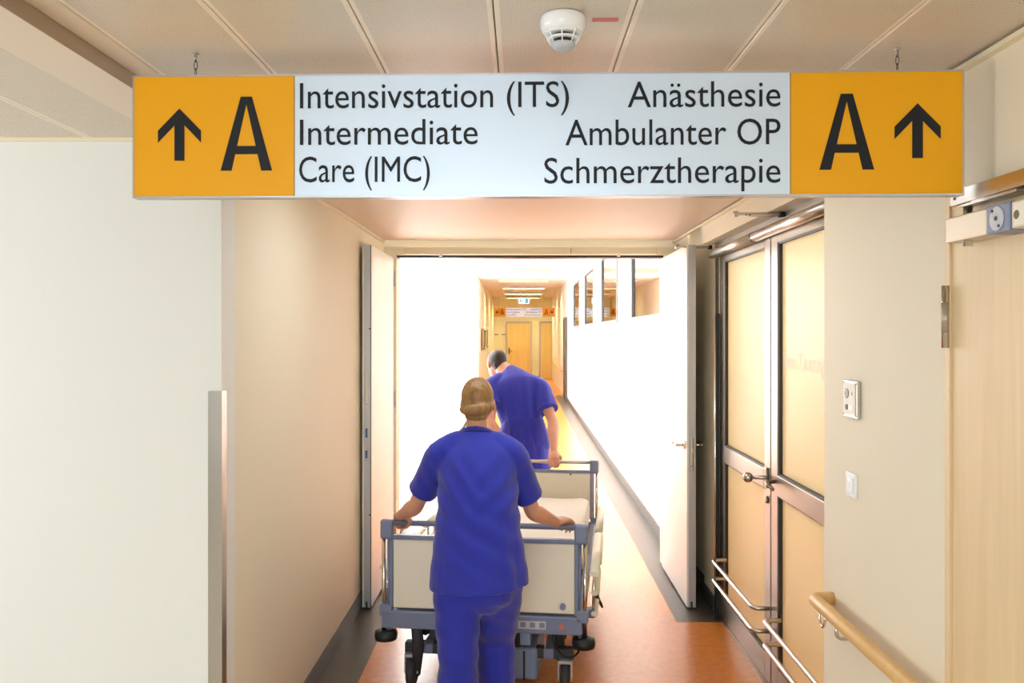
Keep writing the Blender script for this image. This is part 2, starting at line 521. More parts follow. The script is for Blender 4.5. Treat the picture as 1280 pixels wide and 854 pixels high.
for i in range(len(edges) - 1):
    mt = 'perf' if edges[i + 1] - edges[i] > 0.2 else 'plain_panel'
    for (y0, y1) in ((-3.2, -1.6), (-1.6, 0.0), (0.0, 2.6)):
        if y1 == 0.0 and 1 < i < 7:      # ceiling lights take the place of these panels further back
            ceil_panel(edges[i], edges[i + 1], -1.6, -1.15, ZC, ce, mt)
            ceil_panel(edges[i], edges[i + 1], -0.55, 0.0, ZC, ce, mt)
            continue
        ceil_panel(edges[i], edges[i + 1], y0, y1, ZC, ce, mt)
for (x0, x1, y0, y1) in ((-1.03, 1.128, 2.6, 3.3), (-1.03, -.66, 3.3, 3.9), (.54, 1.128, 3.3, 3.9), (-1.03, 1.128, 3.9, 6.26)):
    ceil_panel(x0, x1, y0, y1, ZC, ce, 'corridor_panel')
# low ceiling at the left: plain beam soffit, then perforated panels
bm = b_box(new(), -1.18, -1.03, -3.2, 2.91, 2.398, 2.53)
bm2 = b_box(new(), -1.0305, -1.028, -3.2, 2.91, 2.398, 2.438)
obj('trim_1', bm, 'plain_panel', kind='structure', label='smooth beige beam along the ceiling at the upper left', cat='trim')
obj('trim_2', bm2, 'beam_metal', kind='structure', label='taupe side strip of the ceiling beam at the upper left', cat='trim')
xe = -1.18
while xe > -4.2:
    for k in range(2):
        ceil_panel(xe - 0.3, xe, -3.2, 0.4, 2.42, ce, 'perf'); ceil_panel(xe - 0.3, xe, 0.4, 2.91, 2.42, ce, 'perf')
        xe -= 0.3
obj('trim_3', b_box(new(), -4.3, -1.03, 2.895, 2.915, 2.408, 2.424), 'beige_trim', kind='structure',
    label='thin cream edge strip above the left front wall', cat='trim')
# edge angles of the near ceiling
obj('trim_4', b_box(new(), 1.112, XR, -3.2, 6.26, 2.418, 2.430), 'beige_trim', kind='structure',
    label='cream edge strip where the right wall meets the ceiling', cat='trim')
obj('trim_5', b_box(new(), XL, XL + 0.02, 2.92, 6.26, 2.420, 2.436), 'beige_trim', kind='structure',
    label='cream edge strip where the left corridor wall meets the ceiling', cat='trim')

# right side: glass door recess ---------------------------------------
XG = 1.22
obj('trim_6', b_box(new(), XR, XG + 0.06, 3.18, 5.34, 2.31, 2.53), 'beige_trim', kind='structure',
    label='beige bulkhead over the frosted glass doors', cat='trim')
obj('trim_7', b_box(new(), XG - 0.004, XG + 0.06, 3.18, 5.34, 2.262, 2.31), 'beam_metal', kind='structure',
    label='dark metal head rail above the frosted glass doors', cat='trim')
wp = new()
b_box(wp, 1.212, 1.30, 5.33, 5.62, 0.0, 2.53)
b_box(wp, 1.245, 1.30, 5.62, 6.35, 0.0, 2.53)
obj('wall_corridor_right', wp, 'wall', kind='structure', label='narrow beige wall piece between glass door and double door', cat='wall')
bb = new(); b_box(bb, 1.202, 1.212, 5.33, 5.62, 0.0, 0.1); b_box(bb, 1.235, 1.245, 5.62, 6.33, 0.0, 0.1)
obj('baseboard_right', bb, 'skirting', kind='structure', label='dark skirting behind the right leaf of the double door', cat='baseboard')

# side room behind the frosted doors (seen only as glow)
sr = new()
b_box(sr, 1.30, 3.6, 5.62, 5.70, 0, 2.7); b_box(sr, 3.52, 3.6, 2.6, 5.62, 0, 2.7)
b_box(sr, 1.275, 3.6, 2.5, 2.6, 0, 2.7)
obj('wall_side_room', sr, 'wall', kind='structure', label='walls of the lit room behind the frosted doors', cat='wall')
obj('floor_side_room', b_box(new(), 1.262, 3.6, 2.5, 5.7, -0.12, -0.001), 'orange_floor', kind='structure', label='orange floor behind the frosted doors', cat='floor')
obj('ceiling_side_room', b_box(new(), 1.30, 3.6, 2.5, 5.7, 2.7, 2.8), 'wall_white', kind='structure', label='white ceiling of the room behind the frosted doors', cat='ceiling')
sl = thing('ceiling_light', (2.2, 4.2, 2.62), 'lit ceiling panel light in the room behind the frosted doors', 'light')
box('housing', 1.85, 2.75, 3.3, 5.1, 2.66, 2.70, 'white_plastic', sl)
box('diffuser', 1.88, 2.72, 3.33, 5.07, 2.645, 2.66, 'lamp_side', sl)

# recessed ceiling lights: two behind the camera, two added out of view behind the sign to brighten the corridor
M['lamp_fill'] = emissive('added_fill_diffuser', (0.84, 0.94, 1.0, 1), 7.3)
for (xa, xb, ya, lb, mt) in ((-0.36, 0.24, -1.15, 'square recessed ceiling light behind the camera, left one of two', 'lamp_cool'),
                             (0.24, 0.84, -1.15, 'square recessed ceiling light behind the camera, right one of two', 'lamp_cool'),
                             (-0.66, -0.06, 3.30, 'added square ceiling fill light hidden behind the large sign, left one of two', 'lamp_fill'),
                             (-0.06, 0.54, 3.30, 'added square ceiling fill light hidden behind the large sign, right one of two', 'lamp_fill')):
    hl = thing('ceiling_light', ((xa + xb) / 2, ya + .3, ZC), lb, 'light', 'recessed ceiling lights')
    bz = new()
    for (a, b, c, d) in ((xa, xb, ya, ya + .03), (xa, xb, ya + .57, ya + .60), (xa, xa + .03, ya + .03, ya + .57), (xb - .03, xb, ya + .03, ya + .57)):
        b_box(bz, a, b, c, d, ZC, ZC + 0.05)
    obj('housing', bz, 'white_plastic', hl)
    box('diffuser', xa + .03, xb - .03, ya + .03, ya + .57, ZC + 0.01, ZC + 0.02, mt, hl)

# partition with the double door --------------------------------------
DY = 6.40
pt = new()
b_box(pt, -1.25, 1.30, DY - 0.06, DY + 0.10, 2.40, 3.3)
b_box(pt, -1.25, -1.0, DY - 0.06, DY + 0.10, 0, 2.40)
b_box(pt, 1.12, 1.30, DY - 0.06, DY + 0.10, 0, 2.40)
obj('wall_partition', pt, 'wall', kind='structure', label='wall above and beside the open double door', cat='wall')
fr = thing('door_frame', (0.06, DY, 0), 'white steel frame around the open double door opening', 'door frame', kind='structure')
box('jamb', -1.0, -0.935, DY - 0.07, DY + 0.11, 0, 2.40, 'beige_trim', fr)
box('jamb', 1.062, 1.12, DY - 0.07, DY + 0.11, 0, 2.40, 'beige_trim', fr)
box('head', -0.935, 1.062, DY - 0.07, DY + 0.11, 2.335, 2.40, 'beige_trim', fr)
box('gasket', -0.935, 1.062, DY - 0.05, DY + 0.08, 2.318, 2.335, 'black', fr)
hd = thing('door_operator', (0.06, DY - 0.12, 2.33), 'long cream door operator housing across the double door head', 'door closer')
box('cover', -0.87, 0.36, DY - 0.14, DY - 0.07, 2.335, 2.385, 'beige_trim', hd, r=0.004)
box('cover', 0.365, 1.0, DY - 0.14, DY - 0.07, 2.335, 2.385, 'beige_trim', hd, r=0.004)
cyl('axle', (-0.6, DY - 0.11, 2.322), (-0.6, DY - 0.11, 2.335), 0.012, 'steel', hd)
cyl('axle', (0.72, DY - 0.11, 2.322), (0.72, DY - 0.11, 2.335), 0.012, 'steel', hd)

# ------------------------------------------------------------------ bright corridor behind the door
obj('ceiling_far', b_box(new(), -1.3, 1.5, DY + 0.1, 33.2, ZS, ZS + 0.1), 'wall_white', kind='structure',
    label='white ceiling of the bright corridor beyond the double door', cat='ceiling')
GL0, GL1 = 6.62, 21.2
lw = new()
b_box(lw, -1.22, FXL, DY + 0.1, GL0, 0, ZS); b_box(lw, -1.22, FXL, GL1, 33.2, 0, ZS)
b_box(lw, -1.22, FXL, GL0, GL1, 0, 0.06); b_box(lw, -1.22, FXL, GL0, GL1, 3.02, ZS)
obj('wall_far_left', lw, 'wall', kind='structure', label='left wall of the bright corridor around its glazing', cat='wall')
nwin = 4
pw = (GL1 - GL0) / nwin
ordn = ['first', 'second', 'third', 'fourth']
for k in range(nwin):
    y0 = GL0 + k * pw; y1 = y0 + pw
    wdn = thing('window_%d' % (k + 1), (-1.15, (y0 + y1) / 2, 0.06),
                'full height white framed window in the left corridor wall, %s beyond the double door' % ordn[k], 'window', kind='structure')
    fb = new()
    for (a, b, c, d) in ((y0, y1, .06, .14), (y0, y1, 2.94, 3.02), (y0, y0 + .05, .14, 2.94), (y1 - .05, y1, .14, 2.94)):
        b_box(fb, -1.18, -1.10, a, b, c, d)
    b_box(fb, -1.17, -1.11, (y0 + y1) / 2 - .025, (y0 + y1) / 2 + .025, .14, 2.94)
    obj('window_frame', fb, 'door_white', wdn)
    for (a, b) in ((y0 + .05, (y0 + y1) / 2 - .025), ((y0 + y1) / 2 + .025, y1 - .05)):
        gp = new(); gv = [gp.verts.new(p) for p in ((-1.112, a, .14), (-1.112, b, .14), (-1.112, b, 2.94), (-1.112, a, 2.94))]; gp.faces.new(gv)
        obj('pane', gp, 'opal', wdn)
wins = [(7.0, 9.06), (10.4, 12.45), (13.9, 15.8), (17.3, 19.2)]
rw = new()
WZ0, WZ1 = 1.87, 2.86
cur = DY + 0.1
for (a, b) in wins:
    b_box(rw, FXR, FXR + 0.14, cur, a, 0, ZS); b_box(rw, FXR, FXR + 0.14, a, b, 0, WZ0); b_box(rw, FXR, FXR + 0.14, a, b, WZ1, ZS); cur = b
b_box(rw, FXR, FXR + 0.14, cur, 33.2, 0, ZS)
obj('wall_far_right', rw, 'wall_white', kind='structure', label='white right wall of the bright corridor with high inner windows', cat='wall')
for k, (a, b) in enumerate(wins):
    wdn = thing('window_%d' % (k + 7), (FXR, (a + b) / 2, WZ0),
                'high reflecting inner window in the right corridor wall, %s beyond the double door' % ordn[k], 'window', kind='structure')
    fb = new()
    for (c, d, e, f) in ((a, b, WZ0, WZ0 + .05), (a, b, WZ1 - .05, WZ1), (a, a + .05, WZ0 + .05, WZ1 - .05), (b - .05, b, WZ0 + .05, WZ1 - .05)):
        b_box(fb, FXR - 0.012, FXR + 0.05, c, d, e, f)
    obj('window_frame', fb, 'window_grey', wdn)
    box('pane', FXR + 0.008, FXR + 0.016, a + .05, b - .05, WZ0 + .05, WZ1 - .05, 'mirror_glass', wdn)
bb = new(); b_box(bb, FXR - 0.012, FXR, DY + 0.12, 21.8, 0, 0.1)
obj('baseboard_far_right', bb, 'skirting', kind='structure', label='grey skirting along the bright right corridor wall', cat='baseboard')
obj('baseboard_far_left', b_box(new(), FXL, FXL + 0.012, DY + 0.12, 33.0, 0, 0.06), 'skirting', kind='structure',
    label='grey skirting below the left corridor windows', cat='baseboard')
# end wall with its doors
obj('wall_end', b_box(new(), -1.3, 1.5, 33.0, 33.2, 0, ZS), 'wall_end', kind='structure', label='warm lit wall closing the far end of the corridor', cat='wall')
for (nm, a, b, lb) in (('door_6', -0.56, 0.34, 'honey coloured door in the middle of the far end wall'),
                       ('door_7', 0.74, 1.17, 'honey coloured door at the right end of the far end wall')):
    d = thing(nm, ((a + b) / 2, 33.0, 0), lb, 'door', kind='structure')
    box('leaf', a, b, 32.95, 33.0, 0.01, 2.16, 'end_door', d)
    fb = new(); b_box(fb, a - .06, a, 32.93, 33.0, 0, 2.22); b_box(fb, b, b + (.06 if b < 1 else .005), 32.93, 33.0, 0, 2.22); b_box(fb, a, b, 32.93, 33.0, 2.16, 2.22)
    obj('door_frame', fb, 'steel_frame', d)
    if nm == 'door_6':
        hb = new(); b_rbox(hb, a + .05, a + .10, 32.935, 32.95, .95, 1.2, .004); b_cyl(hb, (a + .075, 32.95, 1.07), (a + .075, 32.89, 1.07), .012, 8)
        b_cyl(hb, (a + .075, 32.89, 1.07), (a + .20, 32.89, 1.07), .012, 8)
        obj('door_handle', hb, 'dark_metal', d)
obj('baseboard_end', b_box(new(), 0.40, 0.68, 32.98, 33.0, 0, 0.1), 'skirting', kind='structure', label='dark skirting between the two far doors', cat='baseboard')
d = thing('door_8', (FXR, 22.5, 0), 'dark teal door in the right wall near the far end', 'door', kind='structure')
box('leaf', FXR - 0.035, FXR, 21.95, 23.05, 0.0, 2.11, 'teal_dark', d)
fb = new(); b_box(fb, FXR - .05, FXR, 21.87, 21.95, 0, 2.17); b_box(fb, FXR - .05, FXR, 23.05, 23.13, 0, 2.17); b_box(fb, FXR - .05, FXR, 21.95, 23.05, 2.11, 2.17)
obj('door_frame', fb, 'skirting', d)
hr = thing('handrail', (1.1, 25, 0.7), 'wooden handrail on the right wall near the far end', 'handrail')
tube('rail', fillet([(FXR, 23.3, .74), (1.10, 23.3, .74), (1.10, 32.0, .74), (FXR, 32.0, .74)], .06), 0.03, 'rail_wood', hr, 10)
for y in (24.5, 27.5, 30.5):
    cyl('bracket', (1.10, y, .72), (FXR, y, .68), .01, 'steel', hr, 8)
for (y0, y1, lb) in ((22.6, 23.5, 'narrow dark notice board on the left corridor wall, nearer of two'), (24.5, 26.4, 'wider dark notice board on the left corridor wall, farther of two')):
    nb = thing('notice_board', (FXL, (y0 + y1) / 2, 1.3), lb, 'notice board', 'notice boards on the left wall')
    box('board', FXL + .025, FXL + .035, y0, y1, 1.30, 1.88, 'glass_board', nb)
    for y in (y0 + .06, y1 - .06):
        for z in (1.34, 1.84):
            cyl('standoff', (FXL + .002, y, z), (FXL + .045, y, z), .025, 'chrome', nb, 10)
for (x, z, lb) in ((-0.98, 1.68, 'small notice on the far end wall, left of a pair'), (-0.70, 1.68, 'small notice on the far end wall, right of a pair')):
    nb = thing('notice', (x, 32.98, z), lb, 'notice', 'small notices on the far end wall')
    box('sheet', x - .10, x + .10, 32.985, 33.0, z - .07, z + .07, 'paper', nb)
    box('lettering', x - .08, x + .08, 32.982, 32.985, z + .01, z + .05, 'glass_board', nb)

# strip lights under the far ceiling
for k, y in enumerate((18.3, 21.7, 25.0, 28.4, 31.6)):
    lt = thing('ceiling_light', (0.06, y, ZS - 0.08), 'long ceiling strip light across the bright corridor, %s of five from the double door' % (ordn + ['fifth'])[k], 'light', 'ceiling strip lights beyond the double door')
    hb = new(); z0, z1 = ZS - .085, ZS
    b_box(hb, -.58, .70, y - .09, y - .075, z0, z1); b_box(hb, -.58, .70, y + .075, y + .09, z0, z1)
    b_box(hb, -.58, -.565, y - .075, y + .075, z0, z1); b_box(hb, .685, .70, y - .075, y + .075, z0, z1)
    obj('housing', hb, 'beam_metal', lt)
    box('diffuser', -.565, .685, y - .075, y + .075, ZS - .02, ZS - .01, 'lamp_warm' if k > 1 else 'lamp_cool', lt)
# exit sign
ex = thing('exit_sign', (0.07, 26.0, 2.68), 'lit pale exit sign hanging from the far corridor ceiling', 'sign')
box('housing', -0.11, 0.25, 25.97, 26.05, 2.64, 2.86, 'grey_plastic', ex, r=0.006)
box('lit_face', -0.09, 0.23, 25.962, 25.97, 2.665, 2.835, 'exit_lit', ex)
sy = new()
b_box(sy, 0.115, 0.20, 25.958, 25.962, 2.68, 2.82)
b_prism_xz(sy, [(-0.07, 2.75), (-0.02, 2.80), (-0.02, 2.765), (0.06, 2.765), (0.06, 2.735), (-0.02, 2.735), (-0.02, 2.70)], 25.958, 25.962)
obj('symbol', sy, 'exit_green', ex)
cyl('hanger', (-0.02, 26.01, 2.86), (-0.02, 26.01, ZS), .008, 'steel', ex, 8)
cyl('hanger', (0.16, 26.01, 2.86), (0.16, 26.01, ZS), .008, 'steel', ex, 8)

# ------------------------------------------------------------------ hanging signs
LINES_L = [('Intensivstation (ITS)', .412, .654, .0835), ('Intermediate', .412, .433, .1725), ('Care (IMC)', .410, .319, .263)]
LINES_R = [('Anästhesie', 1.573, .366, .0855), ('Ambulanter OP', 1.573, .516, .1765), ('Schmerztherapie', 1.573, .567, .2685)]
def arrow_poly(rot):
    p = [(0, 66), (27.5, 38), (27.5, 23), (6.3, 45), (6.3, 0), (-6.3, 0), (-6.3, 45), (-27.5, 23), (-27.5, 38)]
    c = V((0, 33))
    out = []
    for q in p:
        v = V(q) - c
        if rot == 1: v = V((-v.y, v.x))
        if rot == -1: v = V((v.y, -v.x))
        out.append(v + c)
    return out
def b_letter_a(bm, x0, z0, wd, h, y0, y1):
    sx, sz = wd / 65.0, h / 92.0
    P = lambda pts: [(x0 + a * sx, z0 + b * sz) for a, b in pts]
    b_prism_xz(bm, P([(0, 0), (13.6, 0), (32.5, 83), (32.5, 92), (25.4, 92)]), y0, y1)
    b_prism_xz(bm, P([(65, 0), (39.6, 92), (32.5, 92), (32.5, 83), (51.4, 0)]), y0, y1)
    b_prism_xz(bm, P([(17.4, 20.5), (47.6, 20.5), (45.2, 30.7), (19.8, 30.7)]), y0 + 2e-5, y1)
def hanging_sign(root, chains, arrows=(0, 0)):
    """local: x 0..2.01, y 0 (front) .. 0.035, z 0 (bottom) .. 0.30"""
    W, H = 2.01, 0.30
    ed = new()
    b_box(ed, 0, W, 0.0, 0.035, 0, 0.004); b_box(ed, 0, W, 0.0, 0.035, H - .004, H)
    b_box(ed, 0, .004, 0, .035, .004, H - .004); b_box(ed, W - .004, W, 0, .035, .004, H - .004)
    b_box(ed, .004, W - .004, .012, .030, .004, H - .004)
    obj('casing', ed, 'sign_edge', root)
    box('yellow_field', .004, .397, .001, .012, .004, H - .004, 'yellow', root)
    box('yellow_field', 1.598, W - .004, .001, .012, .004, H - .004, 'yellow', root)
    box('white_field', .399, 1.596, .001, .012, .004, H - .004, 'sign_white', root)
    for (s, x, wd, zt) in LINES_L:
        t = text_mesh(s, wd, .0615, align='LEFT')
        with xform(Matrix.Translation((x, -0.0006, H - zt))): obj('lettering', t, 'ink', root, recalc=False)
    for (s, x, wd, zt) in LINES_R:
        t = text_mesh(s, wd, .0615, align='RIGHT')
        with xform(Matrix.Translation((x, -0.0006, H - zt))): obj('lettering', t, 'ink', root, recalc=False)
    for (x0, zb, wd, h) in ((.2175, H - .234, .126, .180), (1.666, H - .238, .130, .182)):
        a = new(); b_letter_a(a, x0, zb, wd, h, -0.0006, .001); obj('letter', a, 'ink', root)
    for (xc, zb, sc, ro) in ((.116, H - .209, .127 / 66, arrows[0]), (1.899, H - .211, .131 / 66, arrows[1])):
        a = new(); b_prism_xz(a, [(xc + p[0] * sc, zb + p[1] * sc) for p in arrow_poly(ro)], -0.0006, .001); obj('arrow', a, 'ink', root)
    for (x, ln) in chains:
        ch = new(); n = max(2, int(ln / 0.016)); st = ln / n
        for k in range(n):
            z0 = H + k * st; rr = st * 0.62
            ring = []
            for j in range(11):
                an = 2 * math.pi * j / 10
                ax = 0.004 * math.cos(an); az = rr * math.sin(an)
                ring.append((x + (ax if k % 2 else 0), .017 + (0 if k % 2 else ax), z0 + st / 2 + az))
            b_tube(ch, ring, .0009, 5)
        obj('chain', ch, 'dark_metal', root)
        hk = new(); b_lathe(hk, [(.001, -.012), (.004, -.010), (.0035, 0.0), (.008, .001), (.008, .003)], (x, .017, H + ln - .003), 10)
        obj('ceiling_hook', hk, 'steel', root)
yaw = math.radians(-1.3)
with xform(Matrix.Translation((-0.951, 2.072, 2.081)) @ Matrix.Rotation(yaw, 4, 'Z')):
    sg = thing('hanging_sign', (1.0, 0.017, 0), 'large yellow and white hanging sign right above the corridor, black lettering and upward arrows', 'sign')
    hanging_sign(sg, [(.149, 2.438 - 2.381), (1.858, 2.438 - 2.381)])
with xform(Matrix.Translation((-0.91, 27.9, 2.30)) @ Matrix.Diagonal((0.995, 1, 1, 1))):
    sg2 = thing('hanging_sign', (1.0, 0.017, 0), 'distant yellow and white hanging sign at the far corridor end, arrows pointing sideways', 'sign')
    hanging_sign(sg2, [(.149, 3.15 - 2.60), (1.858, 3.15 - 2.60)], (1, -1))

# smoke detector and label
sd = thing('smoke_detector', (0.09, 1.835, ZC - .072), 'white round smoke detector on the perforated ceiling', 'smoke detector')
obj('base', b_lathe(new(), [(.040, 0), (.0475, -.004), (.0495, -.012), (.0490, -.026), (.0455, -.034), (.0400, -.038)], (0.09, 1.835, ZC), 40), 'white_plastic', sd)
obj('sensor_core', b_lathe(new(), [(.022, -.036), (.022, -.060)], (0.09, 1.835, ZC), 24), 'black', sd)
obj('vent_ring', b_lathe(new(), [(.0405, -.0375), (.0405, -.040), (.034, -.042), (.030, -.042)], (0.09, 1.835, ZC), 32), 'white_plastic', sd)
obj('vent_ring', b_lathe(new(), [(.0345, -.0495), (.0345, -.052), (.028, -.053), (.022, -.053)], (0.09, 1.835, ZC), 32), 'white_plastic', sd)
obj('cap', b_lathe(new(), [(.022, -.060), (.0265, -.061), (.0255, -.066), (.021, -.071), (.010, -.072)], (0.09, 1.835, ZC), 32), 'grey_plastic', sd)
for k in range(8):
    a = k * math.pi / 4 - math.pi / 2 - 0.12
    rb = new(); c, s = math.cos(a), math.sin(a)
    b_tube(rb, [(0.09 + .042 * c, 1.835 + .042 * s, ZC - .035), (0.09 + .026 * c, 1.835 + .026 * s, ZC - .064)], .0016, 6)
    obj('rib', rb, 'white_plastic', sd)
rl = thing('red_marker', (0.183, 1.865, ZC - .001), 'small faded red marker strip on the ceiling beside the smoke detector', 'marker')
box('strip', 0.155, 0.212, 1.846, 1.868, ZC - .0012, ZC, 'red_label', rl)

# corner guard at the left
cg = new()
b_box(cg, XL - 0.045, XL + 0.0025, 2.9075, 2.91, 0.0, 1.553); b_box(cg, XL, XL + 0.0025, 2.91, 2.955, 0.0, 1.553)
obj('corner_guard', cg, 'steel', label='brushed steel corner guard on the left wall corner', cat='corner guard')

# ------------------------------------------------------------------ double door leaves, standing open
def leaf(nm, x0, x1, side, label):
    """side +1: right leaf, room face towards -x"""
    y0, y1 = 5.38, 6.33
    d = obj(nm, b_rbox(new(), x0, x1, y0, y1, 0.012, 2.312, 0.002, 1), 'door_white', kind='structure', label=label, cat='door')
    box('edge_strip', x0 + .012, x1 - .003, y0 - .004, y0 + .001, 0.012, 2.312, 'door_edge', d)
    xg = (x1 - .013 if side > 0 else x1 - .006)
    box('gasket', xg, xg + .004, y0 - .007, y0 - .003, 0.014, 2.31, 'steel' if side > 0 else 'dark_metal', d)
    xm = (x0 + x1) / 2
    b = new()
    b_box(b, xm - .006, xm + .006, y0 - .010, y0 - .003, .014, .05)
    obj('floor_bolt', b, 'dark_metal', d)
    return d
dl = leaf('door_1', -1.012, -0.952, -1, 'white left leaf of the double door, standing open against the wall')
for (z0, z1, m_) in ((1.30, 1.52, 'steel'), (1.07, 1.17, 'steel'), (.94, 1.03, 'steel')):
    lp = obj('lock_plate', b_rbox(new(), -.992, -.972, 5.371, 5.377, z0, z1, .0025, 1), m_, dl)
    if z1 < 1.25: box('latch', -.988, -.976, 5.364, 5.372, z0 + .02, z1 - .02, 'lock_blue', lp)
for y, z in ((5.45, .6), (5.45, 1.78)):
    cyl('screw', (-.963, 5.377, z), (-.963, 5.371, z), .005, 'dark_metal', dl, 8)
dr = leaf('door_2', 1.048, 1.106, 1, 'white right leaf of the double door, standing open')
lp = obj('lock_plate', b_rbox(new(), 1.066, 1.090, 5.370, 5.377, .88, 1.09, .006, 2), 'steel', dr)
box('latch', 1.072, 1.084, 5.364, 5.371, .99, 1.02, 'chrome', lp)
cyl('keyhole', (1.078, 5.371, .91), (1.078, 5.368, .91), .004, 'black', lp, 8)
for s, xf in ((-1, 1.048), (1, 1.106)):
    h = new()
    b_lathe(h, [(.024, 0), (.026, .003 * s), (.025, .008 * s), (.012, .010 * s)], (xf, 5.44, 1.035), 20, 'x')
    b_tube(h, fillet([(xf, 5.44, 1.035), (xf + .055 * s, 5.44, 1.035), (xf + .055 * s, 5.57, 1.035)], .02, 5), .0095, 12)
    b_ball(h, (xf + .055 * s, 5.57, 1.035), .0095, n=10, m=6)
    obj('door_handle', h, 'chrome', dr)
for lf, xx in ((dl, -0.945), (dr, 1.058)):
    for z in (.25, 1.2, 2.1):
        cyl('hinge', (xx, 6.335, z), (xx, 6.335, z + .12), .010, 'steel', lf, 12)

# ------------------------------------------------------------------ frosted glass doors on the right
def gbox(nm, par, x0, x1, y0, y1, z0, z1, m_, **k): return box(nm, x0, x1, y0, y1, z0, z1, m_, par, **k)
def glass_leaf(nm, y0, y1, label):
    d = thing(nm, (XG, (y0 + y1) / 2, 0), label, 'door', kind='structure')
    a, b = XG, XG + 0.05
    gbox('stile', d, a, b, y0, y0 + .10, .02, 2.225, 'steel_frame', r=.003)
    gbox('stile', d, a, b, y1 - .10, y1, .02, 2.225, 'steel_frame', r=.003)
    gbox('top_rail', d, a, b, y0 + .10, y1 - .10, 2.185, 2.225, 'steel_frame')
    gbox('bottom_rail', d, a, b, y0 + .10, y1 - .10, .02, .15, 'steel_frame')
    gbox('middle_rail', d, a - .004, b, y0 + .10, y1 - .10, .975, 1.073, 'steel_frame', r=.003)
    for (z0, z1) in ((.15, .975), (1.073, 2.185)):
        g = gbox('pane', d, XG + .022, XG + .030, y0 + .10, y1 - .10, z0, z1, 'frosted')
        fb = new()
        for (c, e, f, h) in ((y0 + .10, y1 - .10, z0, z0 + .008), (y0 + .10, y1 - .10, z1 - .008, z1), (y0 + .10, y0 + .112, z0 + .008, z1 - .008), (y1 - .112, y1 - .10, z0 + .008, z1 - .008)):
            b_box(fb, XG + .006, XG + .022, c, e, f, h)
        obj('glazing_bead', fb, 'dark_metal', g)
    for z in (.395, .283):
        yy0, yy1 = y0 + .02, y1 - .14
        tube('push_bar', fillet([(XG + .004, yy0 - .0, z), (XG - .08, yy0, z), (XG - .08, yy1, z), (XG + .004, yy1, z)], .05, 6), .0115, 'steel', d, 12)
    return d
g1 = glass_leaf('door_3', 4.16, 5.21, 'frosted glass door leaf with steel frame, farther of the pair, carrying the ball handle')
g2 = glass_leaf('door_4', 3.10, 4.145, 'frosted glass door leaf with steel frame, nearer of the pair, with faint white lettering')
# knob and lock on the meeting stile
kn = new()
b_tube(kn, [(XG, 4.21, 1.035), (XG - .02, 4.21, 1.035), (XG - .075, 4.215, 1.035)], [.012, .010, .010], 12)
b_ball(kn, (XG - .095, 4.217, 1.035), .026)
obj('door_knob', kn, 'steel', g1)
obj('lock_plate', b_rbox(new(), XG - .012, XG, 4.19, 4.23, .985, 1.085, .003), 'steel_frame', g1)
obj('key_escutcheon', b_lathe(new(), [(.018, 0), (.018, -.008), (.012, -.010)], (XG, 4.21, .925), 16, 'x'), 'steel_frame', g1)
lv = new(); b_tube(lv, fillet([(XG, 4.09, 1.035), (XG - .045, 4.09, 1.035), (XG - .045, 3.97, 1.02)], .015, 4), .010, 10)
obj('door_handle', lv, 'steel_frame', g2)
t = text_mesh('Kein Durchgang', .70, .078)
with xform(Matrix.Translation((XG + .0205, 4.02, 1.585)) @ Matrix.Rotation(-math.pi / 2, 4, 'Z')):
    obj('lettering', t, 'text_frost', g2, recalc=False)
# frame of the glass doors
gf = thing('door_frame', (XG, 4.2, 0), 'dark steel frame holding the two frosted glass doors', 'door frame', kind='structure')
box('post', XG - .005, XG + .06, 5.215, 5.32, 0, 2.262, 'steel_frame', gf, r=.003)
box('post', XG, XG + .06, 3.04, 3.095, 0, 2.262, 'steel_frame', gf)
box('head', XG, XG + .06, 3.095, 5.215, 2.228, 2.262, 'steel_frame', gf)
box('threshold', XG - .004, XG + .05, 3.095, 5.215, 0, .018, 'steel_frame', gf)
fg = new(); b_box(fg, 1.192, 1.2145, 5.20, 5.235, 0, 1.874)
obj('finger_guard', fg, 'black', gf)
tube('finger_guard_tube', [(1.185, 5.19, 0.0), (1.185, 5.19, 1.874)], .006, 'chrome', gf, 8)
# tubular operator above
op = thing('door_operator', (1.17, 4.2, 2.2), 'round steel operator tube above the frosted glass doors', 'door closer')
cyl('tube', (1.185, 4.33, 2.242), (1.185, 5.29, 2.242), .026, 'steel', op, 18)
cyl('tube', (1.185, 3.12, 2.242), (1.185, 4.31, 2.242), .026, 'steel', op, 18)
cyl('joint_ring', (1.185, 4.31, 2.242), (1.185, 4.33, 2.242), .0275, 'black', op, 18)
for y in (3.3, 4.15, 5.2):
    box('bracket', 1.185, XG, y - .02, y + .02, 2.235, 2.262, 'steel_frame', op)
# hold-open arms reaching out under the bulkhead
for (y, lb) in ((5.40, 'slim steel door arm over the right leaf of the double door'), (3.92, 'slim steel door arm below the bulkhead just under the large sign')):
    b = new(); b_rbox(b, .985, 1.205, y - .012, y + .012, 2.296, 2.309, .003)
    ar = obj('arm', b, 'steel', op, label=lb)
    b2 = new(); b_rbox(b2, 1.06, 1.30 if y < 5 else 1.185, y + .035, y + .052, 2.297, 2.309, .003); b_box(b2, 1.06, 1.075, y + .012, y + .036, 2.298, 2.308)
    obj('link', b2, 'beam_metal', ar)
    cyl('pivot', (.99, y, 2.290), (.99, y, 2.315), .013, 'steel', ar, 12)
    cyl('pivot', (1.20, y, 2.288), (1.20, y, 2.310), .016, 'dark_metal', ar, 12)
    for dx in (1.035, 1.05):
        cyl('screw', (dx, y - .013, 2.299), (dx, y - .013, 2.294), .004, 'black', ar, 8)

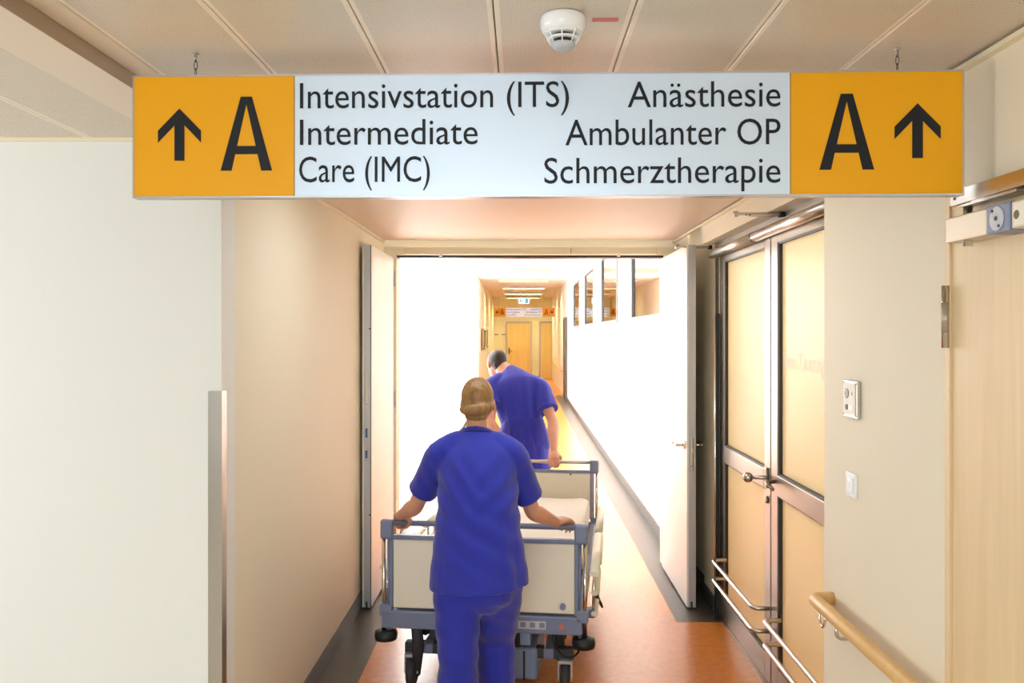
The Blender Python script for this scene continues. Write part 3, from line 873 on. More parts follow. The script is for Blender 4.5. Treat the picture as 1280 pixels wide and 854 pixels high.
# ------------------------------------------------------------------ right wall fittings
ic = obj('intercom', b_rbox(new(), XR - .014, XR, 2.835, 2.955, 1.463, 1.590, .002, 1), 'steel', label='small steel intercom panel on the right wall', cat='intercom')
obj('faceplate', b_rbox(new(), XR - .017, XR - .013, 2.845, 2.945, 1.473, 1.580, .001, 1), 'cream_plastic', ic)
obj('speaker_grille', b_lathe(new(), [(.017, 0), (.017, -.002)], (XR - .017, 2.915, 1.545), 20, 'x'), 'glass_board', ic)
obj('indicator', b_lathe(new(), [(.006, 0), (.006, -.002)], (XR - .017, 2.873, 1.545), 12, 'x'), 'steel_frame', ic)
obj('call_button', b_lathe(new(), [(.010, 0), (.010, -.003)], (XR - .017, 2.915, 1.498), 14, 'x'), 'black', ic)
box('name_plate', XR - .0185, XR - .017, 2.862, 2.902, 1.488, 1.507, 'white_plastic', ic)
for y in (2.841, 2.949):
    for z in (1.472, 1.581):
        cyl('screw', (XR - .014, y, z), (XR - .016, y, z), .003, 'black', ic, 8)
sw = obj('light_switch', b_rbox(new(), XR - .010, XR, 2.862, 2.945, 1.190, 1.273, .003, 2), 'white_plastic', label='white square light switch on the right wall below the intercom', cat='light switch')
obj('rocker', b_rbox(new(), XR - .015, XR - .009, 2.876, 2.931, 1.204, 1.259, .003, 1), 'white_plastic', sw)
cyl('indicator', (XR - .015, 2.903, 1.25), (XR - .017, 2.903, 1.25), .004, 'exit_lit', sw, 8)
# wooden handrail
hrl = thing('handrail', (1.06, 2.4, .77), 'beech handrail on the right wall in the foreground', 'handrail')
XH, ZH = 1.062, 0.785
tube('rail', fillet([(XR, 3.09, ZH), (XH, 3.09, ZH), (XH, 1.20, ZH)], .055, 8), .0235, 'rail_wood', hrl, 18)
for y in (2.86, 1.9):
    bk_ = thing
    tube('bracket', fillet([(XH, y, ZH - .02), (XH, y, ZH - .065), (XR - .004, y, ZH - .065)], .03, 5), .006, 'steel', hrl, 10)
    obj('bracket_rose', b_lathe(new(), [(.022, 0), (.022, -.005), (.012, -.008)], (XR, y, ZH - .065), 18, 'x'), 'steel', hrl)
tube('hook', [(XH - .004, 2.985 + .030 * math.cos(a), ZH - .022 + .045 * math.sin(a)) for a in [math.pi * (1 + k / 12) for k in range(13)]], .005, 'chrome', hrl, 10)
# veneered door at the right edge
dw = thing('door_5', (1.16, 1.7, 0), 'light maple veneered door at the right edge', 'door', kind='structure')
box('leaf', XR + .004, XR + .05, 1.16, 2.245, .01, 2.085, 'maple', dw, r=.002)
fb = new(); b_box(fb, XR - .002, XR + .10, 2.246, 2.27, 0, 2.112); b_box(fb, XR - .002, XR + .10, 1.10, 1.158, 0, 2.112); b_box(fb, XR - .002, XR + .10, 1.158, 2.246, 2.088, 2.112)
obj('door_frame', fb, 'maple', dw)
for z0 in (1.712, .30):
    hg = new(); b_cyl(hg, (XR - .010, 2.252, z0), (XR - .010, 2.252, z0 + .165), .0095, 14)
    h_ = obj('hinge', hg, 'chrome', dw)
    cyl('hinge_sleeve', (XR - .010, 2.252, z0 + .04), (XR - .010, 2.252, z0 + .12), .0102, 'beam_metal', h_, 14)
dc = thing('door_closer', (1.10, 1.9, 1.98), 'beige and grey box door closer on the veneered door', 'door closer')
box('cover', 1.072, XR + .004, 1.955, 2.145, 1.978, 2.040, 'closer_metal', dc, r=.004)
eb = obj('end_housing', b_rbox(new(), 1.070, XR + .004, 1.862, 1.953, 1.977, 2.042, .003), 'bluegrey', dc)
obj('rosette', b_lathe(new(), [(.028, 0), (.028, -.002), (.026, -.003)], (1.070, 1.908, 2.009), 28, 'x'), 'grey_plastic', eb)
for (dy, dz, r) in ((0, 0, .005), (.014, .018, .0035), (-.012, -.018, .0035)):
    cyl('screw', (1.067, 1.908 + dy, 2.009 + dz), (1.065, 1.908 + dy, 2.009 + dz), r, 'black', eb, 10)
box('tail_cover', 1.074, XR + .004, 1.70, 1.860, 1.980, 2.039, 'plain_panel', dc, r=.003)
lab = box('label', 1.0728, 1.0742, 1.80, 1.85, 1.985, 2.034, 'paper', dc)
obj('emblem', b_lathe(new(), [(.010, 0), (.010, -.0006)], (1.0726, 1.838, 2.008), 16, 'x'), 'glass_board', lab)
cyl('axle', (1.10, 2.09, 1.965), (1.10, 2.09, 2.068), .011, 'chrome', dc, 14)
box('arm', 1.085, 1.115, 1.86, 2.10, 2.062, 2.068, 'steel', dc)
rl_ = thing('guide_rail', (1.10, 1.8, 2.07), 'slim metal guide rail above the door closer', 'door rail')
rb = new(); b_box(rb, 1.080, 1.084, 1.2, 2.135, 2.070, 2.106); b_box(rb, 1.130, XR, 1.2, 2.135, 2.070, 2.106); b_box(rb, 1.084, 1.130, 1.2, 2.135, 2.101, 2.106)
obj('profile', rb, 'steel', rl_)
box('shadow_gap', 1.084, 1.130, 1.2, 2.134, 2.096, 2.101, 'black', rl_)
cyl('screw', (1.080, 2.115, 2.086), (1.078, 2.115, 2.086), .004, 'black', rl_, 8)

# ------------------------------------------------------------------ hospital bed
BM_ = Matrix.Translation((-0.185, 4.0, 0)) @ Matrix.Rotation(math.radians(-6.6), 4, 'Z')
HW = 0.495; BL = 2.06
with xform(BM_):
    bed = thing('hospital_bed', (0, BL / 2, 0), 'wheeled hospital bed with cream end panels and blue grey frame', 'bed')
    def endboard(y, s):
        e = obj('end_board', b_rbox(new(), -.435, .435, y - .011, y + .011, .437, .765, .006), 'cream_panel', bed)
        box('panel_edge', -.450, -.436, y - .014, y + .014, .43, .775, 'bluegrey', e)
        box('panel_edge', .436, .450, y - .014, y + .014, .43, .775, 'bluegrey', e)
        box('panel_cap', -.450, .450, y - .016, y + .016, .766, .786, 'bluegrey', e, r=.004)
        tube('push_rail', [(-.44, y, .842), (.44, y, .842)], .0135, 'bluegrey' if s < 0 else 'steel', e, 12)
        for q in (-1, 1):
            c = new(); b_rbox(c, q * .465 - .032, q * .465 + .032, y - .022, y + .022, .765, .858, .012, 3)
            obj('corner_grip', c, 'bluegrey', e)
            cyl('post', (q * .482, y, .30), (q * .482, y, .77), .0105, 'chrome', e, 12)
            cyl('post', (q * .458, y, .30), (q * .458, y, .77), .007, 'bluegrey', e, 10)
            box('post_socket', q * .470 - .028, q * .470 + .028, y - .02, y + .02, .40, .455, 'bluegrey', e, r=.004)
        return e
    e1 = endboard(0.02, -1); e2 = endboard(BL - .02, 1)
    cyl('lock_knob', (.38, .005, .475), (.38, -.012, .475), .014, 'bluegrey', e1, 12)
    cyl('lock_knob', (.30, BL - .034, .757), (.30, BL - .045, .757), .006, 'dark_metal', e2, 10)
    cb = obj('cross_beam', b_rbox(new(), -.49, .47, 0.0, .055, .340, .425, .008), 'bluegrey', bed)
    box('type_label', .17, .30, -.0012, 0.0005, .365, .402, 'grey_plastic', cb)
    for k in range(3):
        box('label_line', .18 + k * .045, .205 + k * .045, -.0018, -.001, .372, .396, 'bluegrey', cb)
    cyl('red_button', (.375, .002, .382), (.375, -.006, .382), .013, 'red_label', cb, 14)
    obj('cross_beam', b_rbox(new(), -.48, .48, BL - .055, BL, .340, .425, .008), 'bluegrey', bed)
    for q in (-1, 1):
        box('side_beam', q * .455 - .02, q * .455 + .02, .055, BL - .055, .35, .42, 'bluegrey', bed, r=.005)
        for y in (0.03, BL - .03):
            bp_ = obj('bumper_wheel', b_lathe(new(), [(.030, -.025), (.052, -.020), (.056, 0), (.052, .020), (.030, .025)], (q * .475, y, .300), 22), 'black', bed)
            cyl('bumper_axle', (q * .475, y, .325), (q * .475, y, .345), .012, 'steel', bp_, 10)
    # lying surface
    for k in range(8):
        y = .15 + k * .245
        box('deck_slat', -.43, .43, y - .09, y + .09, .42, .438, 'bluegrey', bed)
    # undercarriage
    for q in (-1, 1):
        box('base_beam', q * .30 - .025, q * .30 + .025, .16, BL - .16, .165, .215, 'bluegrey', bed, r=.005)
    for y in (.2, BL - .2):
        box('base_cross', -.42, .42, y - .025, y + .025, .160, .212, 'rubber', bed, r=.004)
    for (y0, y1) in ((.30, .95), (1.76, 1.11)):
        for q in (-1, 1):
            a = new(); b_tube(a, [(q * .345, y0, .22), (q * .345, y1, .38)], [(.018, .032)] * 2, 4)
            obj('lift_arm', a, 'rubber', bed)
    lp = new(); b_tube(lp, [(-.345, .10, .36), (-.340, .13, .22), (-.36, .17, .06)], [(.028, .025), (.030, .028), (.022, .020)], 8)
    obj('leg_column', lp, 'rubber', bed)
    lp = new(); b_tube(lp, [(.345, .24, .36), (.345, .24, .20)], [(.028, .025)] * 2, 8)
    obj('leg_column', lp, 'rubber', bed)
    mb = obj('motor_cover', b_rbox(new(), -.10, .245, .16, .52, .055, .215, .018, 3), 'bluebox', bed)
    box('cover_seam', .175, .185, .157, .18, .06, .20, 'dark_metal', mb)
    obj('battery_box', b_rbox(new(), -.12, .17, .14, .40, .222, .330, .008), 'black', bed)
    box('control_bracket', .175, .225, .03, .10, .275, .345, 'bluebox', bed, r=.005)
    obj('control_box', b_rbox(new(), -.30, -.16, .20, .40, .222, .335, .008), 'rubber', bed)
    # casters
    for (x, y) in ((-.38, .2), (.38, .2), (-.38, BL - .2), (.38, BL - .2)):
        cs = obj('caster_wheel', b_lathe(new(), [(.02, -.022), (.062, -.020), (.075, -.012), (.075, .012), (.062, .020), (.02, .022)], (x, y - .03, .075), 24, 'x'), 'rubber', bed)
        fk = new()
        b_box(fk, x - .034, x - .028, y - .055, y + .02, .07, .165); b_box(fk, x + .028, x + .034, y - .055, y + .02, .07, .165)
        b_box(fk, x - .034, x + .034, y - .055, y + .02, .150, .165)
        obj('caster_fork', fk, 'grey_plastic', cs)
        cyl('caster_stem', (x, y, .165), (x, y, .19), .015, 'steel', cs, 10)
    # cable under the near right corner
    tube('cable', fillet([(.33, .04, .34), (.345, .06, .25), (.40, .08, .20), (.455, .06, .24), (.46, .05, .33)], .05, 5), .006, 'black', bed, 8)
    # side rails, folded halfway down
    for q in (-1, 1):
        sr_ = None
        for (y0, y1) in ((.16, .98), (1.08, 1.72)):
            srp = obj('side_rail', b_tube(new(), [(q * .522, y0, .585), (q * .522, y1, .585)], [(.013, .024)] * 2, 12), 'cream_plastic', bed)
            for z in (.485, .385):
                tube('rail_bar', [(q * .522, y0 + .02, z), (q * .522, y1 - .02, z)], [(.010, .017)] * 2, 'cream_plastic', srp, 10)
            for k in range(4):
                y = y0 + .05 + (y1 - y0 - .10) * k / 3
                tube('rail_arm', [(q * .515, y, .36), (q * .520, y, .59)], .008, 'chrome', srp, 8)
            box('rail_mount', min(q * .475, q * .522), max(q * .475, q * .522), y0 + .04, y0 + .09, .36, .40, 'bluegrey', srp)
        lv_ = new(); b_tube(lv_, [(q * .525, .42, .40), (q * .555, .42, .345)], [(.012, .022), (.006, .014)], 8)
        obj('release_lever', lv_, 'black', bed)
    # mattress
    mt_ = new()
    b_rbox(mt_, -.435, .435, .07, BL - .06, .439, .575, .035, 4)
    for f in mt_.faces: f.smooth = True
    mo = obj('mattress', mt_, 'sheet', None, label='white sheeted mattress lying on the wheeled bed', cat='mattress')
    # duvet: a thick soft slab with folds, hanging a little over the sides
    NX, NY = 30, 56
    dv = new(); top = []
    for j in range(NY + 1):
        row = []
        for i in range(NX + 1):
            u = i / NX * 2 - 1; v = j / NY
            x = u * .432; y = .16 + v * 1.80
            edge = max(0, abs(u) - .86) / .14
            z = .616 - .022 * edge ** 2 + .010 * noise.noise(V((x * 4, y * 3, 1.3))) + .006 * math.sin(x * 16 + 2 * noise.noise(V((0, y * 2, 5)))) * (0.4 + v * .6)
            z -= .030 * max(0, (.06 - v) / .06) ** 2 + .025 * max(0, (v - .95) / .05) ** 2
            row.append(dv.verts.new((x, y, z)))
        top.append(row)
    for j in range(NY):
        for i in range(NX):
            f = dv.faces.new((top[j][i], top[j][i + 1], top[j + 1][i + 1], top[j + 1][i])); f.smooth = True
    r = bmesh.ops.extrude_face_region(dv, geom=list(dv.faces))
    for v in r['geom']:
        if isinstance(v, bmesh.types.BMVert): v.co.z = .577
    do = obj('duvet', dv, 'sheet', None, label='white duvet spread over the bed mattress', cat='duvet')

# ------------------------------------------------------------------ people
def remesh(bm, voxel, smooth=4, fac=0.5):
    me = bpy.data.meshes.new('tmp'); bmesh.ops.recalc_face_normals(bm, faces=bm.faces); bm.to_mesh(me); bm.free()
    o = bpy.data.objects.new('tmp', me); COL.objects.link(o)
    r = o.modifiers.new('r', 'REMESH'); r.mode = 'VOXEL'; r.voxel_size = voxel; r.use_smooth_shade = True
    s = o.modifiers.new('s', 'SMOOTH'); s.iterations = smooth; s.factor = fac
    dg = bpy.context.evaluated_depsgraph_get()
    out = bpy.data.meshes.new_from_object(o.evaluated_get(dg))
    bpy.data.objects.remove(o); bpy.data.meshes.remove(me)
    b2 = new(); b2.from_mesh(out); bpy.data.meshes.remove(out)
    for f in b2.faces: f.smooth = True
    return b2

def dense(pts, rad, m=3):
    """resample sections with a Catmull-Rom curve"""
    D = [V((p.x, p.y, p.z, r[0])) .to_tuple() + (r[1],) for p, r in zip(pts, rad)]
    out = []
    for i in range(len(D) - 1):
        p0, p1, p2, p3 = D[max(i - 1, 0)], D[i], D[i + 1], D[min(i + 2, len(D) - 1)]
        for k in range(m):
            t = k / m
            out.append([.5 * (2 * b + (c - a) * t + (2 * a - 5 * b + 4 * c - d) * t * t + (3 * b - a - 3 * c + d) * t ** 3) for a, b, c, d in zip(p0, p1, p2, p3)])
    out.append(list(D[-1]))
    return [V(o[:3]) for o in out], [(o[3], o[4]) for o in out]

def b_soft(bm, pts, rad, n=16, side=None):
    """tube with rounded ends"""
    pts = [V(p) for p in pts]; rad = [(r, r) if not isinstance(r, (list, tuple)) else r for r in rad]
    if len(pts) > 2: pts, rad = dense(pts, rad)
    def capn(p, q, r):
        t = (p - q).normalized(); m = min(r)
        return [(p + t * m * math.sin(a), (r[0] * math.cos(a), r[1] * math.cos(a))) for a in (0.5, 1.0, 1.4)]
    c0 = capn(pts[0], pts[1], rad[0])[::-1]; c1 = capn(pts[-1], pts[-2], rad[-1])
    P = [c[0] for c in c0] + pts + [c[0] for c in c1]; R = [c[1] for c in c0] + list(rad) + [c[1] for c in c1]
    return b_tube(bm, P, R, n, side=side)

def b_hand(bm, wrist, u, w, thumb, sc=1.0, curl=(0.55, 1.15, 1.0), spread=0.0):
    """u: direction of the palm, w: back of the hand; thumb: +1/-1 side along v = w x u. Fingers close round a bar."""
    u = V(u).normalized(); w = V(w); w = (w - u * w.dot(u)).normalized(); v = w.cross(u)
    W = V(wrist)
    P = lambda a, b, c: W + (u * a + v * b + w * c) * sc
    b_soft(bm, [P(-.012, 0, 0), P(.02, 0, .002), P(.055, 0, .006), P(.082, 0, .003)], [(.026 * sc, .020 * sc), (.031 * sc, .017 * sc), (.038 * sc, .015 * sc), (.037 * sc, .012 * sc)], 14, side=v)
    for k, (b, L) in enumerate(((.030, .9), (.0100, 1.0), (-.0100, .95), (-.029, .76))):
        b = b * thumb
        p = P(.080, b, .002); ang = 0.15
        pts = [P(.055, b * .9, .002), p]
        d = (u + v * (spread * b * 8)).normalized()
        for seg, cl in zip((.044, .028, .021), curl):
            ang += cl
            p = p + (d * math.cos(ang) - w * math.sin(ang)) * (seg * L * sc)
            pts.append(p)
        b_soft(bm, pts, [.0098 * sc, .0096 * sc, .0090 * sc, .0082 * sc, .0070 * sc], 10)
    t0 = P(.018, .024 * thumb, -.004); t1 = P(.045, .046 * thumb, -.018); t2 = P(.068, .044 * thumb, -.036); t3 = P(.082, .030 * thumb, -.050)
    b_soft(bm, [t0, t1, t2, t3], [.015 * sc, .0125 * sc, .0105 * sc, .0088 * sc], 10)

def b_sleeve(bm, pts, rad, n=20, side=None, depth=.035, wall=.013, capf=1.0):
    """tube that ends in an open hem: the end folds back inside"""
    pts = [V(p) for p in pts]; rad = [(r, r) if not isinstance(r, (list, tuple)) else r for r in rad]
    if len(pts) > 2: pts, rad = dense(pts, rad)
    d = (pts[-1] - pts[-2]).normalized(); r = rad[-1]
    inn = (r[0] - wall, r[1] - wall)
    t = (pts[0] - pts[1]).normalized(); m = min(rad[0])
    c0 = [(pts[0] + t * m * capf * math.sin(a), (rad[0][0] * math.cos(a), rad[0][1] * math.cos(a))) for a in (1.4, 1.0, .5)]
    P = [c[0] for c in c0] + pts; R = [c[1] for c in c0] + rad
    rings = new(); b_tube(rings, P, R, n, cap=False, side=side)
    b_tube(rings, [pts[-1], pts[-1] - d * depth], [inn, inn], n, cap=False, side=side if side is not None else None)
    bmesh.ops.remove_doubles(rings, verts=rings.verts, dist=1e-7)
    bnd = [e for e in rings.edges if len(e.link_faces) == 1]
    # loops: start cap, hem outer + inner, inner end
    def near(e, p): return ((e.verts[0].co + e.verts[1].co) / 2 - p).dot(d)
    hem = [e for e in bnd if abs(near(e, pts[-1])) < 1e-4]
    st = [e for e in bnd if (((e.verts[0].co + e.verts[1].co) / 2) - P[0]).length < .03 and e not in hem]
    end = [e for e in bnd if e not in hem and e not in st]
    bmesh.ops.bridge_loops(rings, edges=hem)
    bmesh.ops.contextual_create(rings, geom=st); bmesh.ops.contextual_create(rings, geom=end)
    return merge(bm, rings)

def head_rot(fwd, up):
    f = V(fwd).normalized(); u = V(up); u = (u - f * u.dot(f)).normalized(); r = f.cross(u)
    return Matrix((r, f, u)).transposed().to_4x4()

def b_head(bm, c, R, s=1.0):
    """skull, jaw, nose, brow, ears. Local: x right, y face, z up"""
    Mh = Matrix.Translation(V(c)) @ R
    L = lambda x, y, z: Mh @ V((x * s, y * s, z * s))
    b_ball(bm, L(0, -.012, .022), .071 * s, .092 * s, .086 * s, 24, 16, R)
    b_ball(bm, L(0, .022, -.030), .056 * s, .062 * s, .072 * s, 20, 14, R)
    b_ball(bm, L(0, .055, -.088), .026 * s, .022 * s, .020 * s, 12, 8, R)      # chin
    b_soft(bm, [L(0, .078, .008), L(0, .092, -.018), L(0, .098, -.030)], [.009 * s, .012 * s, .013 * s], 10)  # nose
    b_soft(bm, [L(-.035, .072, .018), L(0, .080, .016), L(.035, .072, .018)], [.010 * s, .010 * s, .010 * s], 8)  # brow
    b_soft(bm, [L(-.018, .076, -.055), L(0, .083, -.054), L(.018, .076, -.055)], [.008 * s] * 3, 8)   # mouth
    for q in (-1, 1):
        b_ball(bm, L(q * .074, -.006, -.008), .010 * s, .020 * s, .031 * s, 12, 10, R @ Matrix.Rotation(q * .25, 4, 'Z'))
    return Mh

def face_parts(par, Mh, s):
    for q in (-1, 1):
        e = new(); b_ball(e, Mh @ V((q * .030 * s, .070 * s, .000)), .0125 * s, n=14, m=10); eo = obj('eye', e, 'eye', par)
        e = new(); b_ball(e, Mh @ V((q * .030 * s, .0785 * s, .000)), .0055 * s, n=10, m=8); obj('iris', e, 'iris', eo)
    e = new(); b_soft(e, [Mh @ V((-.018 * s, .083 * s, -.056 * s)), Mh @ V((0, .090 * s, -.056 * s)), Mh @ V((.018 * s, .083 * s, -.056 * s))], [.004 * s, .0065 * s, .004 * s], 8)
    obj('lips', e, 'lip', par)

def cut(bm, co, no, radius=None):
    """remove what lies on the no side of a plane; only round co if a radius is given"""
    co, no = V(co), V(no).normalized()
    if radius is None: g = list(bm.verts) + list(bm.edges) + list(bm.faces)
    else:
        fs = [f for f in bm.faces if (f.calc_center_median() - co).length < radius]
        es = set(e for f in fs for e in f.edges); vs = set(v for f in fs for v in f.verts)
        g = list(vs) + list(es) + fs
    bmesh.ops.bisect_plane(bm, geom=g, plane_co=co, plane_no=no, clear_outer=True)

def wrinkle(bm, amp, fr, seed, folds=()):
    bm.normal_update()
    offs = []
    for v in bm.verts:
        c = v.co
        d = amp * noise.noise(V((c.x * fr[0] + seed, c.y * fr[1], c.z * fr[2])))
        d += amp * .5 * noise.noise(V((c.x * fr[0] * 2.3, c.y * fr[1] * 2.3 + seed, c.z * fr[2] * 2.3)))
        for (p, dr, wl, a, rg) in folds:
            q = c - V(p); r = q.length
            if r < rg:
                d += a * (1 - r / rg) * math.sin(q.dot(V(dr)) / wl * 2 * math.pi)
        offs.append(v.normal * d)
    for v, d in zip(bm.verts, offs): v.co += d

def shoe(par, ank, fwd, pitch):
    f = V(fwd).normalized(); R = head_rot((f.x, f.y, -math.sin(pitch)), (0, 0, 1))
    Mh = Matrix.Translation(V(ank)) @ R
    b = new(); L = lambda x, y, z: Mh @ V((x, y, z))
    b_soft(b, [L(0, -.055, -.045), L(0, 0, -.040), L(0, .07, -.050), L(0, .15, -.058)], [(.034, .042), (.037, .046), (.044, .034), (.040, .022)], 14, side=R @ V((1, 0, 0)))
    so = obj('shoe', remesh(b, .006), 'shoe', par)
    s = new(); b_soft(s, [L(0, -.075, -.083), L(0, .02, -.083), L(0, .165, -.083)], [(.036, .010), (.036, .010), (.042, .010)], 12, side=R @ V((1, 0, 0)))
    obj('shoe_sole', s, 'rubber', so)

def person(P):
    root = thing('person', (P['hip'][0], P['hip'][1], 0), P['label'], 'person')
    k = P['k']          # overall girth
    b = new()
    side = V(P['side'])
    # trunk, neck
    b_soft(b, [c for c, r in P['trunk']], [r for c, r in P['trunk']], 24, side=side)
    Mh = b_head(b, P['head'], P['hrot'], P['hs'])
    for A in P['arms']:
        s, e, w_ = V(A['sh']), V(A['el']), V(A['wr'])
        b_soft(b, [s, s.lerp(e, .35), s.lerp(e, .8), e, e.lerp(w_, .25), e.lerp(w_, .7), w_],
               [.050 * k, .046 * k, .038 * k, .037 * k, .040 * k, .030 * k, .0245 * k], 16)
        b_hand(b, w_, A['u'], A['w'], A['thumb'], P['hand'], A.get('curl', (0.55, 1.15, 1.0)), A.get('spread', 0))
    for Lg in P['legs']:
        h, kn, an = V(Lg['hip']), V(Lg['knee']), V(Lg['ank'])
        b_soft(b, [h, h.lerp(kn, .3), h.lerp(kn, .8), kn, kn.lerp(an, .3), kn.lerp(an, .75), an], [.085 * k, .082 * k, .060 * k, .055 * k, .056 * k, .040 * k, .036 * k], 16)
        f = V(Lg['toe']).normalized()
        b_soft(b, [an, an + f * .05 + V((0, 0, -.035)), an + f * .13 + V((0, 0, -.05 - .0 * k))], [.034, .030, .022], 12)
    body = obj('body', remesh(b, .0055, 5), 'skin', root)
    face_parts(body, Mh, P['hs'])
    # trousers
    t = new()
    hp = V(P['hip'])
    b_soft(t, [hp + V((0, 0, .12)), hp, hp + V((0, 0, -.07))], [(.165 * k, .125 * k), (.196 * k, .150 * k), (.185 * k, .145 * k)], 24, side=side)
    for Lg in P['legs']:
        h, kn, an = V(Lg['hip']), V(Lg['knee']), V(Lg['ank'])
        b_sleeve(t, [h, h.lerp(kn, .35), h.lerp(kn, .8), kn, kn.lerp(an, .4), kn.lerp(an, .8), an + (an - kn).normalized() * .01],
               [.108 * k, .106 * k, .094 * k, .090 * k, .088 * k, .084 * k, .082 * k], 18)
    t = remesh(t, .0075, 10)
    fl_ = []
    for Lg in P['legs']:
        fl_ += [(Lg['knee'], (0, .3, 1), .09, .005, .22), (V(Lg['hip']) + V((0, -.02, -.10)), (.6, 0, .8), .08, .004, .2)]
    wrinkle(t, .007, (7, 7, 3.5), 3.1, fl_)
    obj('trousers', t, 'scrubs', root)
    # tunic
    t = new()
    b_sleeve(t, [c for c, r in P['tunic']][::-1], [r for c, r in P['tunic']][::-1], 28, side=side, depth=.06, wall=.016, capf=.12)
    for A in P['arms']:
        s, e = V(A['sh']), V(A['el'])
        f = A.get('sleeve', .72)
        inn = s + V(P['tunic'][-2][0] - s) * .45
        b_sleeve(t, [inn, s, s.lerp(e, .25), s.lerp(e, f * .8), s.lerp(e, f)], [.066 * k, .070 * k, .072 * k, .071 * k, .074 * k], 20)
    t = remesh(t, .0065, 11)
    wrinkle(t, .006, (5, 5, 2.2), P['seed'], P['folds'])
    to = obj('tunic', t, 'scrubs', root)
    # collar band
    n0, n1 = V(P['neck'][0]), V(P['neck'][1]).normalized()
    sx = (side - n1 * side.dot(n1)).normalized(); sy = n1.cross(sx)
    a, bb_ = P['neckr']
    tube('collar', [n0 + sx * (a * math.cos(2 * math.pi * j / 24)) + sy * (bb_ * math.sin(2 * math.pi * j / 24)) for j in range(25)], .005, 'scrubs_dark', to, 8)
    for Lg in P['legs']: shoe(root, Lg['ank'], Lg['toe'], Lg.get('pitch', 0))
    return root, Mh, body

VX = V
# woman pushing at the near end
side_w = (1, -.05, 0)
hr_w = head_rot((.05, 1, -.10), (0, .12, 1))
woman = dict(
    label='person in blue scrubs with pinned up blond hair pushing the bed from behind', k=0.94, seed=1.7, side=side_w,
    hip=(-.175, 3.50, .80), hs=0.92, hand=0.95,
    trunk=[(VX((-.175, 3.49, .70)), (.125, .100)), (VX((-.175, 3.49, .80)), (.168, .112)), (VX((-.178, 3.51, .97)), (.128, .095)), (VX((-.185, 3.56, 1.14)), (.145, .105)),
           (VX((-.190, 3.60, 1.235)), (.150, .085)), (VX((-.192, 3.625, 1.300)), (.080, .062)), (VX((-.192, 3.64, 1.340)), (.047, .050)), (VX((-.191, 3.66, 1.41)), (.045, .050))],
    head=(-.190, 3.685, 1.447), hrot=hr_w,
    arms=[dict(sh=(-.345, 3.60, 1.235), el=(-.470, 3.755, .985), wr=(-.572, 3.992, .893), u=(-.10, 1, -.30), w=(0, .2, 1), thumb=-1, sleeve=.70),
          dict(sh=(-.045, 3.60, 1.235), el=(.050, 3.71, .970), wr=(.163, 3.922, .877), u=(.55, .80, -.04), w=(0, .0, 1), thumb=1, sleeve=.74, curl=(.45, .9, .8), spread=.5)],
    legs=[dict(hip=(-.262, 3.50, .76), knee=(-.258, 3.46, .42), ank=(-.255, 3.22, .15), toe=(0, 1, -.5), pitch=.5),
          dict(hip=(-.092, 3.50, .76), knee=(-.108, 3.66, .44), ank=(-.110, 3.64, .10), toe=(0, 1, 0))],
    tunic=[(VX((-.174, 3.475, .712)), (.204, .164)), (VX((-.176, 3.478, .76)), (.199, .158)), (VX((-.178, 3.49, .86)), (.188, .148)), (VX((-.182, 3.52, 1.00)), (.174, .135)), (VX((-.186, 3.565, 1.13)), (.168, .128)),
           (VX((-.190, 3.595, 1.215)), (.172, .108)), (VX((-.192, 3.615, 1.270)), (.135, .085)), (VX((-.192, 3.63, 1.315)), (.082, .066)), (VX((-.192, 3.637, 1.330)), (.068, .060))],
    hem=((-.175, 3.47, .715), (.10, 0, -1)), neck=((-.192, 3.628, 1.318), (0, .38, 1)), neckr=(.071, .064),
    folds=[((-.30, 3.5, 1.10), (.8, 0, .6), .07, .006, .22), ((-.06, 3.5, 1.08), (.7, 0, -.7), .08, .006, .22), ((-.17, 3.4, .86), (.5, 0, .85), .09, .007, .26), ((.0, 3.45, .80), (1, 0, .2), .07, .007, .2)])
wr_, Mw, bw = person(woman)
# pinned-up hair
h = new(); s = .92
L = lambda x, y, z: Mw @ V((x * s, y * s, z * s))
b_ball(h, L(0, -.022, .030), .0705, .090, .086, 28, 18, hr_w)
b_ball(h, L(0, -.045, -.012), .068, .070, .060, 24, 14, hr_w)
b_soft(h, [L(-.062, -.052, -.030), L(-.035, -.096, -.036), L(.010, -.106, -.030), (L(.052, -.080, -.022)), L(.066, -.048, -.018)], [.018, .024, .026, .023, .016], 14)
b_soft(h, [L(-.036, -.070, -.062), L(0, -.078, -.066), L(.036, -.070, -.062)], [.016, .018, .016], 12)
h = remesh(h, .0045, 4)
kill = [v for v in h.verts if (Mw.inverted() @ v.co).y > .052 * s and (Mw.inverted() @ v.co).z < .070 * s]
bmesh.ops.delete(h, geom=kill, context='VERTS')
for v in h.verts:
    l = Mw.inverted() @ v.co
    an = math.atan2(l.x, -l.y)
    v.co += (v.co - L(0, -.02, .01)).normalized() * (.0009 * math.sin(an * 26 + l.z * 50 + 7 * noise.noise(l * 24)))
ho = obj('hair', h, 'hair_blond', wr_)
so = ho.modifiers.new('thick', 'SOLIDIFY'); so.thickness = .004; so.offset = -1
# name strip sewn below the collar
ns = new(); b_rbox(ns, -.225, -.190, 3.545, 3.5475, 1.286, 1.300, .001, 1)
obj('collar_label', ns, 'grey_plastic', wr_)

